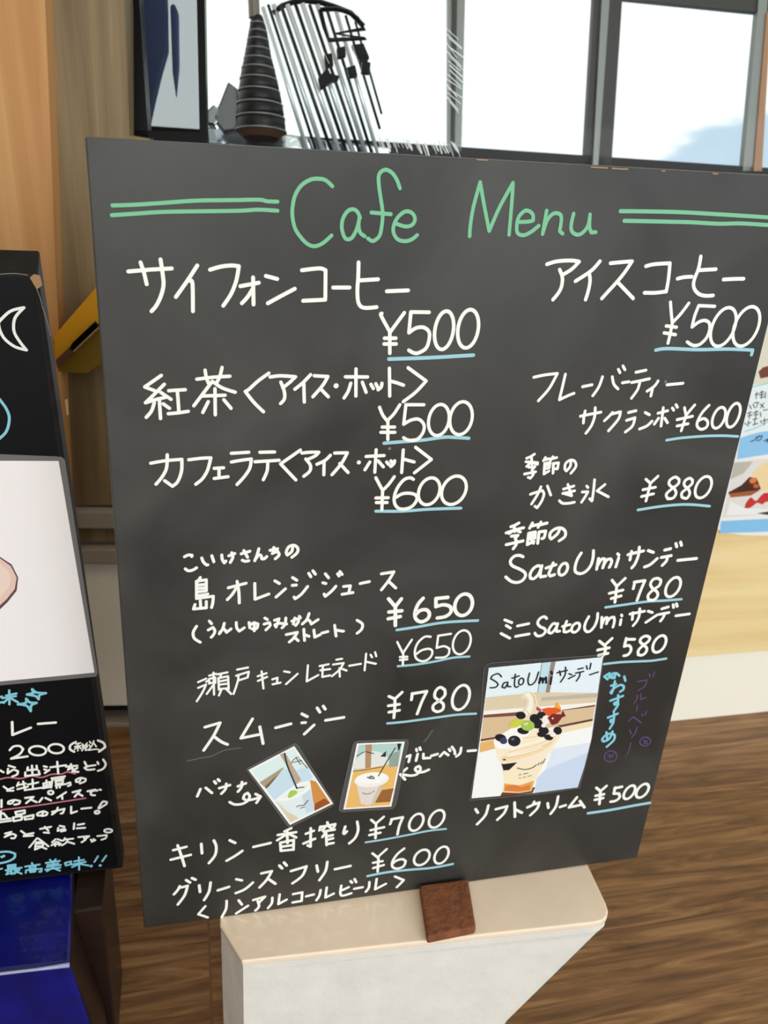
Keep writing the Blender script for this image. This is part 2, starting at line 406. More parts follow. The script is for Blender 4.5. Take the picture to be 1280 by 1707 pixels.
# ------------------------------------------------------------------ handwriting, pen strokes per written line:
# part name, ink, pen width, [(crop x, crop y, crop scale, strokes)]
LINES = [
('title_lettering', 'green', 6.2, [
 (470, 270, 4, '335,162 290,122 240,112 190,118 130,155 88,220 70,300 70,370 90,450 140,520 185,555 230,560 280,535 330,490; 520,370 500,330 470,315 435,330 405,380 398,440 415,500 440,516 470,500 500,440 518,365; 516,365 510,420 520,470 550,495; 785,175 765,120 735,75 695,52 660,65 643,100 648,180 660,260 670,340 665,420 650,490 620,520 600,527 572,510; 595,337 725,348; 762,412 820,430 865,420 885,385 875,350 845,330 810,335 770,370 745,420 742,470 770,515 820,528 865,515 900,487')]),
('title_lettering', 'green', 6.2, [(760, 270, 4, '90,495 95,420 115,300 160,135; 160,135 185,280 220,460; 220,460 290,300 378,140; 378,140 372,250 352,485; 425,400 480,398 512,390 510,350 480,325 450,330 415,370 403,430 410,475 450,488 500,465 550,425; 602,325 575,480; 578,470 605,390 645,345 685,345 700,370 695,430 690,460 710,478; 783,345 768,410 770,460 805,485 845,470 880,420 892,350; 892,350 888,430 900,470 930,468')]),
('title_rule', 'green', 6.2, [(180, 270, 4, '30,290 180,285 380,272 590,258 850,254 1010,252 1060,262 1130,265; 26,355 180,345 400,332 850,326 1000,318 1130,325')]),
('title_rule', 'green', 6.2, [(960, 270, 4, '295,328 480,330 700,335 1000,352 1290,370 1420,377; 320,392 600,398 760,402 950,412 1100,410 1300,422 1410,428')]),
('drink_name', 'white', 6.3, [
 (200, 420, 4, '55,130 200,118 345,110; 137,70 160,140 178,215; 270,50 282,130 290,220 270,300 240,360 210,395; 515,90 450,190 372,300; 465,192 483,210 486,395; 600,118 670,98 740,90 792,95; 792,95 775,190 740,280 688,358; 802,228 925,205; 887,170 890,350; 888,240 850,300 812,342; 972,160 1048,180; 985,342 1080,290 1165,245'),
 (490, 420, 4, '52,122 130,112 180,110 210,122; 210,122 208,310; 60,325 208,318; 260,237 370,237; 430,70 428,160 422,260 430,340 465,372 550,368; 432,190 560,182; 618,262 760,256')]),
('price', 'white', 6.0, [(490, 420, 4, '585,410 580,425 640,535; 735,405 640,535; 638,535 638,675; 603,575 678,575; 600,613 680,613; 900,402 778,400; 778,400 765,538; 765,538 810,508 860,502 898,530 900,580 880,640 830,672 795,672 765,655; o:1000,522,62,128,8; o:1160,512,68,128,8')]),
('underline', 'blue', 6.0, [(490, 420, 4, '632,714 900,705 1195,688')]),
('drink_name', 'white', 6.0, [
 (880, 410, 4, '125,122 180,105 240,98 300,98 340,105; 340,105 290,155 225,195; 210,158 228,210 222,270 200,315 165,358; 478,102 420,165 315,235; 405,175 412,230 400,300 382,358; 548,115 620,108 692,102; 692,102 620,205 490,350; 595,240 700,350; 785,135 840,122 945,115; 945,115 935,220 920,305; 775,312 850,312 920,303; 995,218 1040,208 1090,205; 1150,70 1135,150 1105,230 1105,280 1135,318 1180,332 1232,330; 1130,162 1250,155'),
 (1060, 410, 5.818, '845,325 940,320 1040,318')]),
('price', 'white', 5.4, [(1060, 410, 5.818, '332,545 340,650 350,745; 510,555 430,660 350,745; 350,745 330,850 308,942; 290,775 390,788; 270,842 380,860; 760,585 605,578; 605,578 565,680 540,785; 540,785 610,735 665,722 705,745 710,810 680,890 620,950 570,965 530,955 495,930; o:845,785,112,188,18; o:1068,780,118,192,18')]),
('underline', 'blue', 5.6, [(1060, 410, 5.818, '190,1010 300,995 600,1005 900,1000 1130,1010; 1130,1010 1118,1055')]),
('drink_name', 'white', 5.6, [
 (230, 600, 4, '155,103 45,180; 45,180 112,205; 175,162 112,225 50,285; 50,285 125,262 180,250; 150,215 220,262; 108,285 90,340 55,382; 142,262 150,390; 168,292 210,322; 205,205 315,198; 262,205 268,280 272,345; 202,358 270,352 335,342; 392,128 500,115 612,108; 447,68 455,115 470,155; 560,50 545,110 525,150; 495,142 440,215 372,305; 495,142 560,185 648,215; 430,240 580,235; 513,192 515,365; 468,278 432,350; 572,265 620,322; 872,88 800,140 740,195; 740,195 715,210; 715,210 770,280 836,345; 880,113 950,105 1050,112; 1050,112 1010,150 965,185; 952,148 975,210 975,260 950,290; 1150,98 1100,150 1045,195; 1105,155 1108,280'),
 (520, 600, 4, '15,105 60,108 105,110; 105,110 70,170 5,245; 55,190 108,245; d:160,172,17; 222,112 370,113; 293,60 292,240; 258,155 240,210 213,253; 335,148 360,215; 392,162 408,190; 425,158 438,185; 465,155 460,180 440,198; 515,55 517,240; 520,140 565,152 610,168; 640,52 760,140; 760,140 690,215 608,278')]),
('price', 'white', 5.4, [(520, 600, 4, '450,315 470,365 500,405; 585,298 545,360 500,405; 505,405 505,530; 467,447 550,447; 458,482 552,482; 745,298 625,298; 625,298 610,428; 610,428 660,400 710,395 745,430 740,480 705,525 660,535 630,530 610,518; o:845,400,68,104,8; o:993,388,74,110,8')]),
('underline', 'blue', 5.6, [(520, 600, 4, '480,555 600,545 730,535 880,515 960,517 1045,522')]),
('drink_name', 'white', 5.4, [
 (230, 600, 4, '85,688 180,672 292,662; 292,662 290,740 265,810 230,842; 230,842 178,805; 195,632 190,720 160,780 120,828; 338,665 420,655 485,652; 485,652 465,730 430,790 385,828; 508,722 570,718; 540,722 540,785; 508,790 600,778; 622,622 738,615; 622,680 690,668 755,660; 755,660 745,720 710,775 660,830; 812,615 910,613; 780,678 940,668; 865,678 860,740 835,798; 1082,600 950,692; 950,692 1052,800; 1092,620 1150,615 1205,615; 1205,615 1180,640 1125,665; 1118,660 1148,700 1145,740 1105,775'),
 (520, 600, 4, '122,635 85,670 32,695; 80,680 78,765; 150,620 235,618; 235,618 195,690 132,765; 185,690 240,750; d:312,683,14; 360,643 480,637; 427,598 418,748; 385,680 352,732; 440,672 475,712; 497,680 512,697; 525,672 535,688; 550,672 545,690 525,710; 608,600 597,750; 605,660 680,680; 690,582 795,663; 795,663 682,752')]),
('price', 'white', 5.4, [(520, 740, 4, '425,225 470,310; 548,218 510,270 470,310; 470,310 465,438; 425,360 507,358; 428,390 500,390; 675,235 650,225 610,240 570,290 548,350 552,400 580,430 625,432 670,412 698,370 690,340 650,328 600,332 560,355; o:780,315,70,90,12; o:945,308,80,95,14')]),
('underline', 'blue', 5.2, [(520, 740, 4, '425,448 600,448 780,435 992,428')]),
('drink_name', 'white', 4.8, [
 (870, 600, 4, '78,115 150,100 235,90; 235,90 180,190 108,272; 288,95 268,180 248,265; 248,265 300,240 345,222; 402,178 465,165; 535,112 510,180 470,238; 600,112 610,160 638,192; 640,62 652,85; 672,40 685,65; 668,152 712,145; 758,82 825,68; 730,150 790,138 848,125; 785,140 770,195 728,255; 905,140 880,175 832,208; 868,190 857,240; 965,165 1072,155; 388,375 450,362 525,348; 420,340 412,375 408,420; 487,318 482,380 460,440 425,488; 602,350 580,375 548,405; 590,362 655,345; 655,345 640,395 575,472; 708,350 758,338; 695,402 752,385; 752,385 735,440 688,480; 820,350 848,365; 782,460 830,440 865,408; 905,355 970,338; 940,318 925,440; 908,388 880,428; 950,388 968,418; 1000,320 1010,335; 1025,298 1035,315')]),
('price', 'white', 4.8, [(960, 660, 4, '722,78 732,130; 790,60 760,95 732,130; 732,130 715,185 700,232; 672,158 775,135; 672,200 745,185; 885,62 840,110 808,170 808,205 835,222 870,205 875,170 850,150 815,165; o:950,145,40,70,18; o:1047,128,40,80,18')]),
('underline', 'blue', 4.4, [(960, 660, 4, '602,295 700,280 850,268 980,265 1078,270')]),
('drink_name', 'white', 4.6, [
 (850, 740, 4, '162,68 135,85 110,95; 105,118 183,125; 142,85 145,135; 140,120 110,150; 145,122 182,135; 125,155 165,150; 165,150 145,172; 95,200 170,185; 145,172 155,200 135,228 120,222; 235,90 222,112; 230,105 262,98; 285,85 270,108; 280,98 310,90; 232,130 265,122; 265,122 260,160; 230,145 258,140; 230,165 255,160; 230,130 225,200; 225,200 258,180; 285,130 322,125; 322,125 315,165 300,165; 288,130 285,195; 405,112 400,150 375,180 365,165 370,130 400,108 430,115 438,150 405,195; 135,335 180,320 215,310 225,335 210,380 180,425 165,415; 205,285 180,340 142,400; 248,280 270,340; 355,300 425,280; 350,330 430,312; 385,270 410,345; 410,345 360,330; 328,378 350,395 390,395 428,388; 510,280 518,290; 480,320 518,318 500,350 475,388; 562,238 555,310 545,380; 545,380 530,365; 632,270 580,312; 580,312 655,352')]),
('price', 'white', 4.8, [(850, 740, 4, '905,235 935,262; 985,215 935,262; 935,262 905,380; 885,305 968,288; 875,350 955,332; 1125,235 1100,220 1065,240 1060,270 1095,300 1105,330 1085,360 1050,365 1040,335 1075,300 1120,265 1125,235; 1215,240 1195,228 1165,245 1160,275 1190,305 1195,335 1175,362 1145,355 1145,325 1180,295 1212,265 1215,240'), (960, 660, 4, 'o:848,608,50,72,20')]),
('underline', 'blue', 4.6, [(960, 660, 4, '412,760 550,738 680,725 780,725 890,735')]),
('drink_name', 'white', 5.2, [
 (820, 860, 6.4, '285,75 240,100 200,115; 150,180 240,150 335,125; 235,105 240,165; 235,150 180,185; 245,145 300,170; 205,215 275,205; 275,205 245,235; 150,305 240,285 330,265; 245,235 262,290 225,350; 430,75 400,130; 415,110 490,90; 520,65 490,120; 510,95 585,75; 390,185 460,170; 460,170 455,235; 395,215 450,205; 395,245 450,235; 390,185 375,305; 375,305 445,270; 420,255 440,290; 500,170 570,160; 570,160 555,225 530,240; 500,170 485,290; 720,135 695,190 630,245 615,220 625,175 680,135 740,130 780,165 775,220 715,265; 330,435 290,420 235,430 195,480 215,530 290,565 345,600 355,640 320,690 260,710 200,695 145,650; 520,545 490,530 440,560 405,620 410,665 450,665 500,610 530,530; 530,530 515,600 515,650 570,640; 650,500 625,560 605,615 620,640 665,625; 575,555 680,520; o:758,568,44,64,18; 950,395 910,460 885,540 890,595 940,615 1000,590 1050,530 1075,450 1080,370'),
 (980, 880, 6.4, '110,325 90,440; 95,410 140,335 175,330 170,380 155,425; 160,400 200,340 240,330 250,360 225,420; 325,320 295,415; 315,275 328,290; 425,285 500,265 590,245; 462,250 445,340; 545,205 535,290 500,380 465,425; 640,240 695,260; 600,415 660,390 735,325; 815,235 880,220; 780,315 885,295; 845,305 835,350 790,400; 935,165 945,200; 985,150 995,185; 955,345 1155,325')]),
('price', 'white', 5.0, [(980, 960, 6.4, '255,45 305,110; 395,25 305,110; 305,110 285,280; 225,185 370,150; 245,240 350,212; 480,135 497,65; 490,65 605,48; 605,48 560,150 520,260; 775,45 740,25 690,40 665,90 690,135 735,170 740,215 700,255 645,255 640,205 690,150 755,105 775,60; o:905,118,72,104,22')]),
('underline', 'blue', 4.4, [(980, 960, 6.4, '185,335 400,305 640,272 820,262 995,248')]),
('drink_name', 'white', 4.8, [
 (820, 980, 6.4, '135,340 210,370; 150,400 195,428; 95,485 188,535; 270,405 390,380; 250,515 395,490; 582,325 555,305 510,325 485,370 510,410 560,435 565,470 530,505 480,510 455,480; 690,385 650,380 610,430 600,470 630,480 670,440 700,380; 695,390 685,440 690,465 720,460; 795,355 770,420 765,465 790,470 825,455; 750,410 830,390; o:890,422,40,50,22; 1030,305 995,370 985,430 1010,465 1050,455 1095,400 1120,330 1125,270'),
 (980, 960, 6.4, '145,440 140,550; 145,520 180,450 205,445 200,490 195,510; 200,490 240,445 275,440 280,480 265,545; 350,465 340,520; 355,415 360,425; 445,405 600,375; 475,390 470,465; 550,350 545,420 520,480 480,530; 640,375 685,390; 615,495 735,415; 785,350 855,330; 755,410 860,390; 815,400 800,440 770,480; 905,305 910,335; 940,295 950,325; 935,425 1080,405')]),
('price', 'white', 5.0, [(980, 960, 6.4, '120,695 175,740; 255,665 175,740; 180,740 185,790 150,870; 100,790 225,765; 110,845 210,825; 495,675 405,675; 405,665 385,750; 385,750 430,740 455,765 450,805 420,840 380,850; 655,655 620,640 570,660 555,700 590,735 625,770 615,815 575,845 535,840 535,795 580,745 640,700 658,665; o:760,725,64,90,22')]),
('underline', 'blue', 4.2, [(980, 1060, 7.42, '195,348 400,325 680,312 800,305 965,280')]),
('drink_name', 'white', 5.0, [
 (290, 890, 4, '70,152 95,140 120,142 118,150; 75,232 95,245 125,240 150,225; 185,160 195,185 215,205 225,205; 252,145 265,185; 318,140 322,170 335,192 345,180; 365,145 405,130; 385,125 392,155 375,190; 448,132 505,115; 465,110 490,155; 455,175 475,182 498,178; 565,98 555,135 538,178; 540,170 565,140 580,145 585,165 600,165 618,150; 640,108 690,98; 665,90 660,125; 655,130 690,115 700,140 675,165; 790,80 785,115 755,140 748,120 765,85 800,75 825,95 820,125 785,155')]),
('drink_name', 'white', 5.0, [
 (290, 890, 4, '175,290 160,315; 150,315 215,305; 150,315 150,430; 215,305 215,375; 155,340 212,335; 155,362 212,358; 155,385 215,378; 150,412 225,400; 150,430 262,415; 262,415 258,460 250,490; 140,470 130,500; 130,500 215,492; 175,445 178,490; 215,450 215,492; 362,358 480,328; 420,315 432,385 435,460; 420,350 390,400 355,438; 538,330 540,435; 540,435 632,400; 672,312 702,330; 680,420 742,365; 790,290 818,308; 788,342 815,340; 800,420 808,432; 808,432 850,400 890,350; 898,262 912,285; 925,245 942,268; 1008,265 1030,292; 992,325 1012,330; 1000,400 1008,415; 1008,415 1050,380 1078,348; 1090,265 1100,280; 1105,250 1120,270; 1130,350 1175,345; 1175,345 1165,390; 1120,402 1192,390'),
 (500, 930, 4, '400,170 462,157; 542,105 625,92; 625,92 590,150 542,212; 590,155 638,200')]),
('drink_note', 'white', 4.8, [
 (290, 890, 4, '150,615 128,655 135,695 175,722; 235,580 250,598; 228,640 260,622 272,645 265,668 248,688; 335,595 325,630 302,665; 305,655 330,630 340,640 350,655 380,632; 415,590 418,625 435,648 468,625; 500,590 505,625; 505,610 530,592 560,600 550,630 520,632; 535,590 535,645; 605,560 622,570; 600,600 635,590 640,610 612,640; 670,575 700,565; 700,565 680,620 672,605 700,595 750,600; 745,560 740,600 720,625; 785,580 820,565 830,580 810,610; 805,560 795,600; 835,548 842,560; 900,530 885,570 855,600; 860,595 890,570 905,580 915,600 960,570; 748,670 822,655; 822,655 800,690 768,720; 800,685 828,712; 865,635 870,710; 868,670 900,682; 932,640 938,688; 938,688 975,670; 985,660 1025,650; 1070,608 1080,680; 1075,640 1130,648; 1220,575 1255,600 1250,635 1220,662')]),
('price', 'white', 6.2, [(500, 930, 4, '590,272 635,325; 675,272 635,325; 635,325 635,450; 592,360 678,352; 588,405 668,390; 820,268 785,310 765,370 775,410 810,425 850,405 862,370 840,345 800,350 772,375; 985,262 905,270; 905,270 905,325; 905,325 955,312 1000,325 1005,360 970,390 915,400; o:1090,312,58,72,10')]),
('underline', 'blue', 4.8, [(500, 930, 4, '645,480 780,460 960,430 1185,417')]),
('drink_name', 'white', 3.6, [
 (310, 1060, 4.923, '100,378 165,350; 100,425 165,398; 160,410 130,470 88,535; 190,325 245,310; 225,300 230,480; 190,350 240,340; 190,350 190,390; 240,340 240,385; 190,388 240,380; 225,400 170,475; 255,315 340,298; 290,310 280,335; 265,345 345,330; 345,330 350,435; 265,345 270,440; 270,372 345,358; 270,400 345,390; 270,435 350,428; 290,440 270,488; 330,435 370,475; 165,375 190,360; 420,275 508,258; 412,325 515,292; 515,292 505,340; 430,365 505,340; 430,320 425,370 390,475; 588,330 660,305; 590,368 665,335; 620,290 635,430; 708,355 750,342; 750,342 745,385; 710,395 775,382; 805,290 850,298; 820,395 915,310; 1000,240 990,372; 990,372 1085,320'),
 (500, 1060, 4, '130,200 190,188; 135,228 200,220; 152,200 148,272; 148,272 200,262; 242,158 280,152; 220,190 290,180; 290,180 262,225 212,268; 262,215 265,270; 270,215 310,230; 328,198 405,185; 440,118 430,228; 435,170 505,185; 470,125 480,142; 500,108 508,135')]),
('price', 'white', 3.8, [(500, 930, 4, '648,560 685,635; 745,545 685,635; 688,635 685,710; 665,660 715,658; 665,680 715,675; 870,525 830,525 785,565 765,620 775,670 820,688 865,665 882,625 860,605 810,615 775,640; 1005,505 920,518; 920,518 910,600; 910,600 960,588 995,605 990,640 960,662 905,665; o:1078,562,58,80,12')]),
('underline', 'blue', 4.0, [(500, 930, 4, '652,722 760,712 900,690 1020,665 1128,657')]),
('drink_name', 'white', 5.0, [
 (310, 1060, 4.923, '155,748 280,712; 280,712 225,820 145,938; 230,825 290,868 340,890; 545,680 450,838; 450,838 600,808; 605,745 620,820 632,882; 735,752 860,720; 950,638 995,662; 950,712 980,710; 970,805 1050,730; 1075,590 1098,625; 1125,575 1142,600'),
 (500, 1060, 4, '170,562 292,542')]),
('price', 'white', 5.0, [(500, 1060, 4, '592,402 632,420; 680,375 632,420; 632,420 632,470 625,545; 588,465 662,455; 592,508 662,495; 742,425 748,382; 745,385 845,368; 845,368 810,440 780,520; 965,360 935,342 905,365 898,405 925,430 955,455 950,490 915,505 888,490 890,460 930,430 965,395 965,360; o:1072,410,55,82,14')]),
('underline', 'blue', 4.2, [(500, 1060, 4, '582,583 700,572 900,545 1050,525 1172,518')]),
('flavour_note', 'white', 4.6, [(310, 1220, 4.923, '118,468 92,528; 162,458 212,500; 232,405 245,422; 262,388 275,402; 272,460 360,435; 330,425 325,465 290,505; 425,445 490,420; 458,410 455,450 425,490; 358,575 400,595 460,590 505,565 522,530 505,500 480,515 470,545 500,560 560,550 610,530; 570,508 612,530; 612,530 578,580')]),
('flavour_note', 'white', 4.6, [(550, 1220, 4.923, '620,205 658,190; 658,190 645,245; 708,140 712,155; 735,128 742,145; 718,180 705,235; 765,180 765,215; 765,215 820,212; 830,195 882,180; 902,200 935,165; 935,165 970,190; 975,140 985,155; 1000,122 1012,140; 1020,150 1025,180; 1075,130 1065,175 1035,200; 1130,155 1195,150; 810,308 770,325 730,330 700,312 705,290 730,280 742,305 715,345 660,358 575,345; 630,298 575,345; 575,345 615,390')]),
('drink_name', 'white', 4.6, [
 (270, 1350, 4.923, '92,330 200,302; 72,408 235,368; 128,290 160,380 185,460; 322,278 328,355; 425,250 445,300 435,370 385,435; 555,248 600,270; 530,415 600,375 658,335; 750,302 890,270; 1060,150 1005,175; 950,205 1100,182; 1025,165 1030,270; 1020,200 945,248; 1040,195 1100,225; 970,268 1080,245; 1080,245 1078,325; 970,268 975,335; 975,335 1078,325; 975,302 1075,288; 1180,195 1245,170; 1220,150 1218,300; 1218,300 1195,290; 1160,275 1255,235'),
 (520, 1340, 4.923, '125,150 130,170; 60,215 70,185; 65,190 190,165; 190,165 180,190; 110,185 85,215; 135,180 165,205; 95,225 185,210; 110,235 85,270; 115,240 120,335; 120,265 170,255; 120,295 172,282; 118,330 175,320; 272,185 258,235 265,245 285,225; 370,145 378,210 355,275 305,322')]),
('price', 'white', 4.4, [(520, 1340, 4.923, '485,130 522,162; 588,105 522,162; 525,165 520,280; 480,215 590,190; 470,255 560,235; 640,165 655,125; 650,125 745,108; 745,108 715,180 700,250; o:855,150,54,70,20; o:1022,122,58,72,22')]),
('underline', 'blue', 3.6, [(520, 1340, 4.923, '440,315 600,290 800,252 960,220 1098,205')]),
('drink_name', 'white', 4.6, [
 (270, 1350, 4.923, '145,625 130,655 98,692; 140,640 210,622; 210,622 185,700 130,775; 198,575 230,595; 245,558 275,572; 305,618 312,672; 398,595 385,670 345,738; 458,658 550,630; 610,568 655,578; 605,682 680,650 745,595; 815,520 900,502; 900,502 860,570 800,635; 865,560 930,605; 962,455 985,478; 1000,430 1022,455; 1058,500 1185,462; 1185,462 1150,540 1070,602'),
 (520, 1340, 4.923, '38,505 48,555; 125,475 110,550 60,625; 188,535 315,508')]),
('drink_note', 'white', 4.2, [
 (270, 1350, 4.923, '355,790 298,855; 298,855 375,882; 530,745 525,810 490,878; 628,740 655,775; 608,848 705,785; 748,738 845,710; 845,710 795,760; 785,745 795,790 765,825; 905,720 900,765 870,805; 965,692 955,772; 955,772 1022,735; 1075,690 1150,675; 1150,675 1145,745; 1072,758 1145,745; 1182,708 1245,692'),
 (520, 1340, 4.923, '70,705 60,750 35,790; 120,685 110,768; 110,768 178,735; 240,670 232,730 250,752 322,732; 240,710 300,682; 315,632 328,645; 348,615 362,640; 345,695 415,682; 470,640 465,685 440,720; 530,615 518,700; 518,700 605,655; 680,595 752,625; 752,625 695,682')]),
('price', 'white', 4.2, [(520, 1340, 4.923, '495,405 540,440; 612,370 545,430; 545,440 538,555; 500,482 578,468; 502,525 588,500; 755,365 700,410 660,470 660,515 700,530 750,510 768,470 740,452 690,465 660,490; o:900,438,60,64,22; o:1062,420,54,70,20')]),
('underline', 'blue', 4.4, [(520, 1340, 4.923, '455,592 620,560 800,540 980,525 1155,493')]),
('drink_name', 'white', 4.8, [(780, 1290, 4, '50,235 65,258; 135,210 115,275 60,335; 185,235 260,215; 260,215 240,260 195,305; 310,190 312,285; 318,238 358,258; 440,185 430,205 395,222; 430,205 475,190; 475,190 460,230 415,275; 530,195 535,225; 600,150 585,215 550,265; 612,220 650,208; 725,155 672,222; 672,222 755,205; 745,180 775,222')]),
('price', 'white', 4.8, [(780, 1290, 4, '855,92 882,115; 922,80 882,115; 882,115 875,200; 850,145 905,135; 845,172 900,160; 1025,85 975,95; 980,90 970,130; 970,130 1005,130 1010,155 985,178 950,185; o:1075,122,32,45,28; o:1162,112,36,46,28')]),
('underline', 'blue', 5.0, [(780, 1290, 4, '800,262 950,240 1100,212 1212,193')]),
('recommended_note', 'cyan', 4.2, [(980, 1060, 7.42, '265,460 200,500; 200,500 240,535; 270,475 255,500 270,515; 290,490 300,520; 300,465 345,460 385,490; 330,480 325,520; 445,500 460,555; 285,615 345,595; 330,560 315,640 290,710 280,690 330,640 400,605 440,620 435,660 395,688; 275,800 430,740; 370,730 365,820 330,850 320,830 355,810 370,850 315,935; 245,1010 365,960; 320,955 315,1040 280,1065 275,1040 305,1030 310,1070 265,1145; 225,1190 235,1270; 300,1180 260,1270 190,1305 175,1275 220,1225 290,1205 330,1230 315,1290 230,1370')]),
('flavour_note', 'purple', 2.8, [(980, 1060, 7.42, '610,565 725,545; 725,545 700,620 615,675; 755,465 765,505; 820,445 800,505; 605,735 600,780 565,830; 650,720 650,785; 650,785 710,760; 605,860 595,920; 500,1050 560,1000; 560,1000 655,1075; 665,960 670,985; 720,930 700,980; 515,1165 530,1210; 600,1130 580,1200 535,1255; 525,1320 500,1420 470,1475; o:275,1487,78,66,6; o:705,1305,66,54,6; 245,1470 305,1490; 260,1505 310,1465; 685,1290 730,1330; 690,1325 725,1290')]),
]
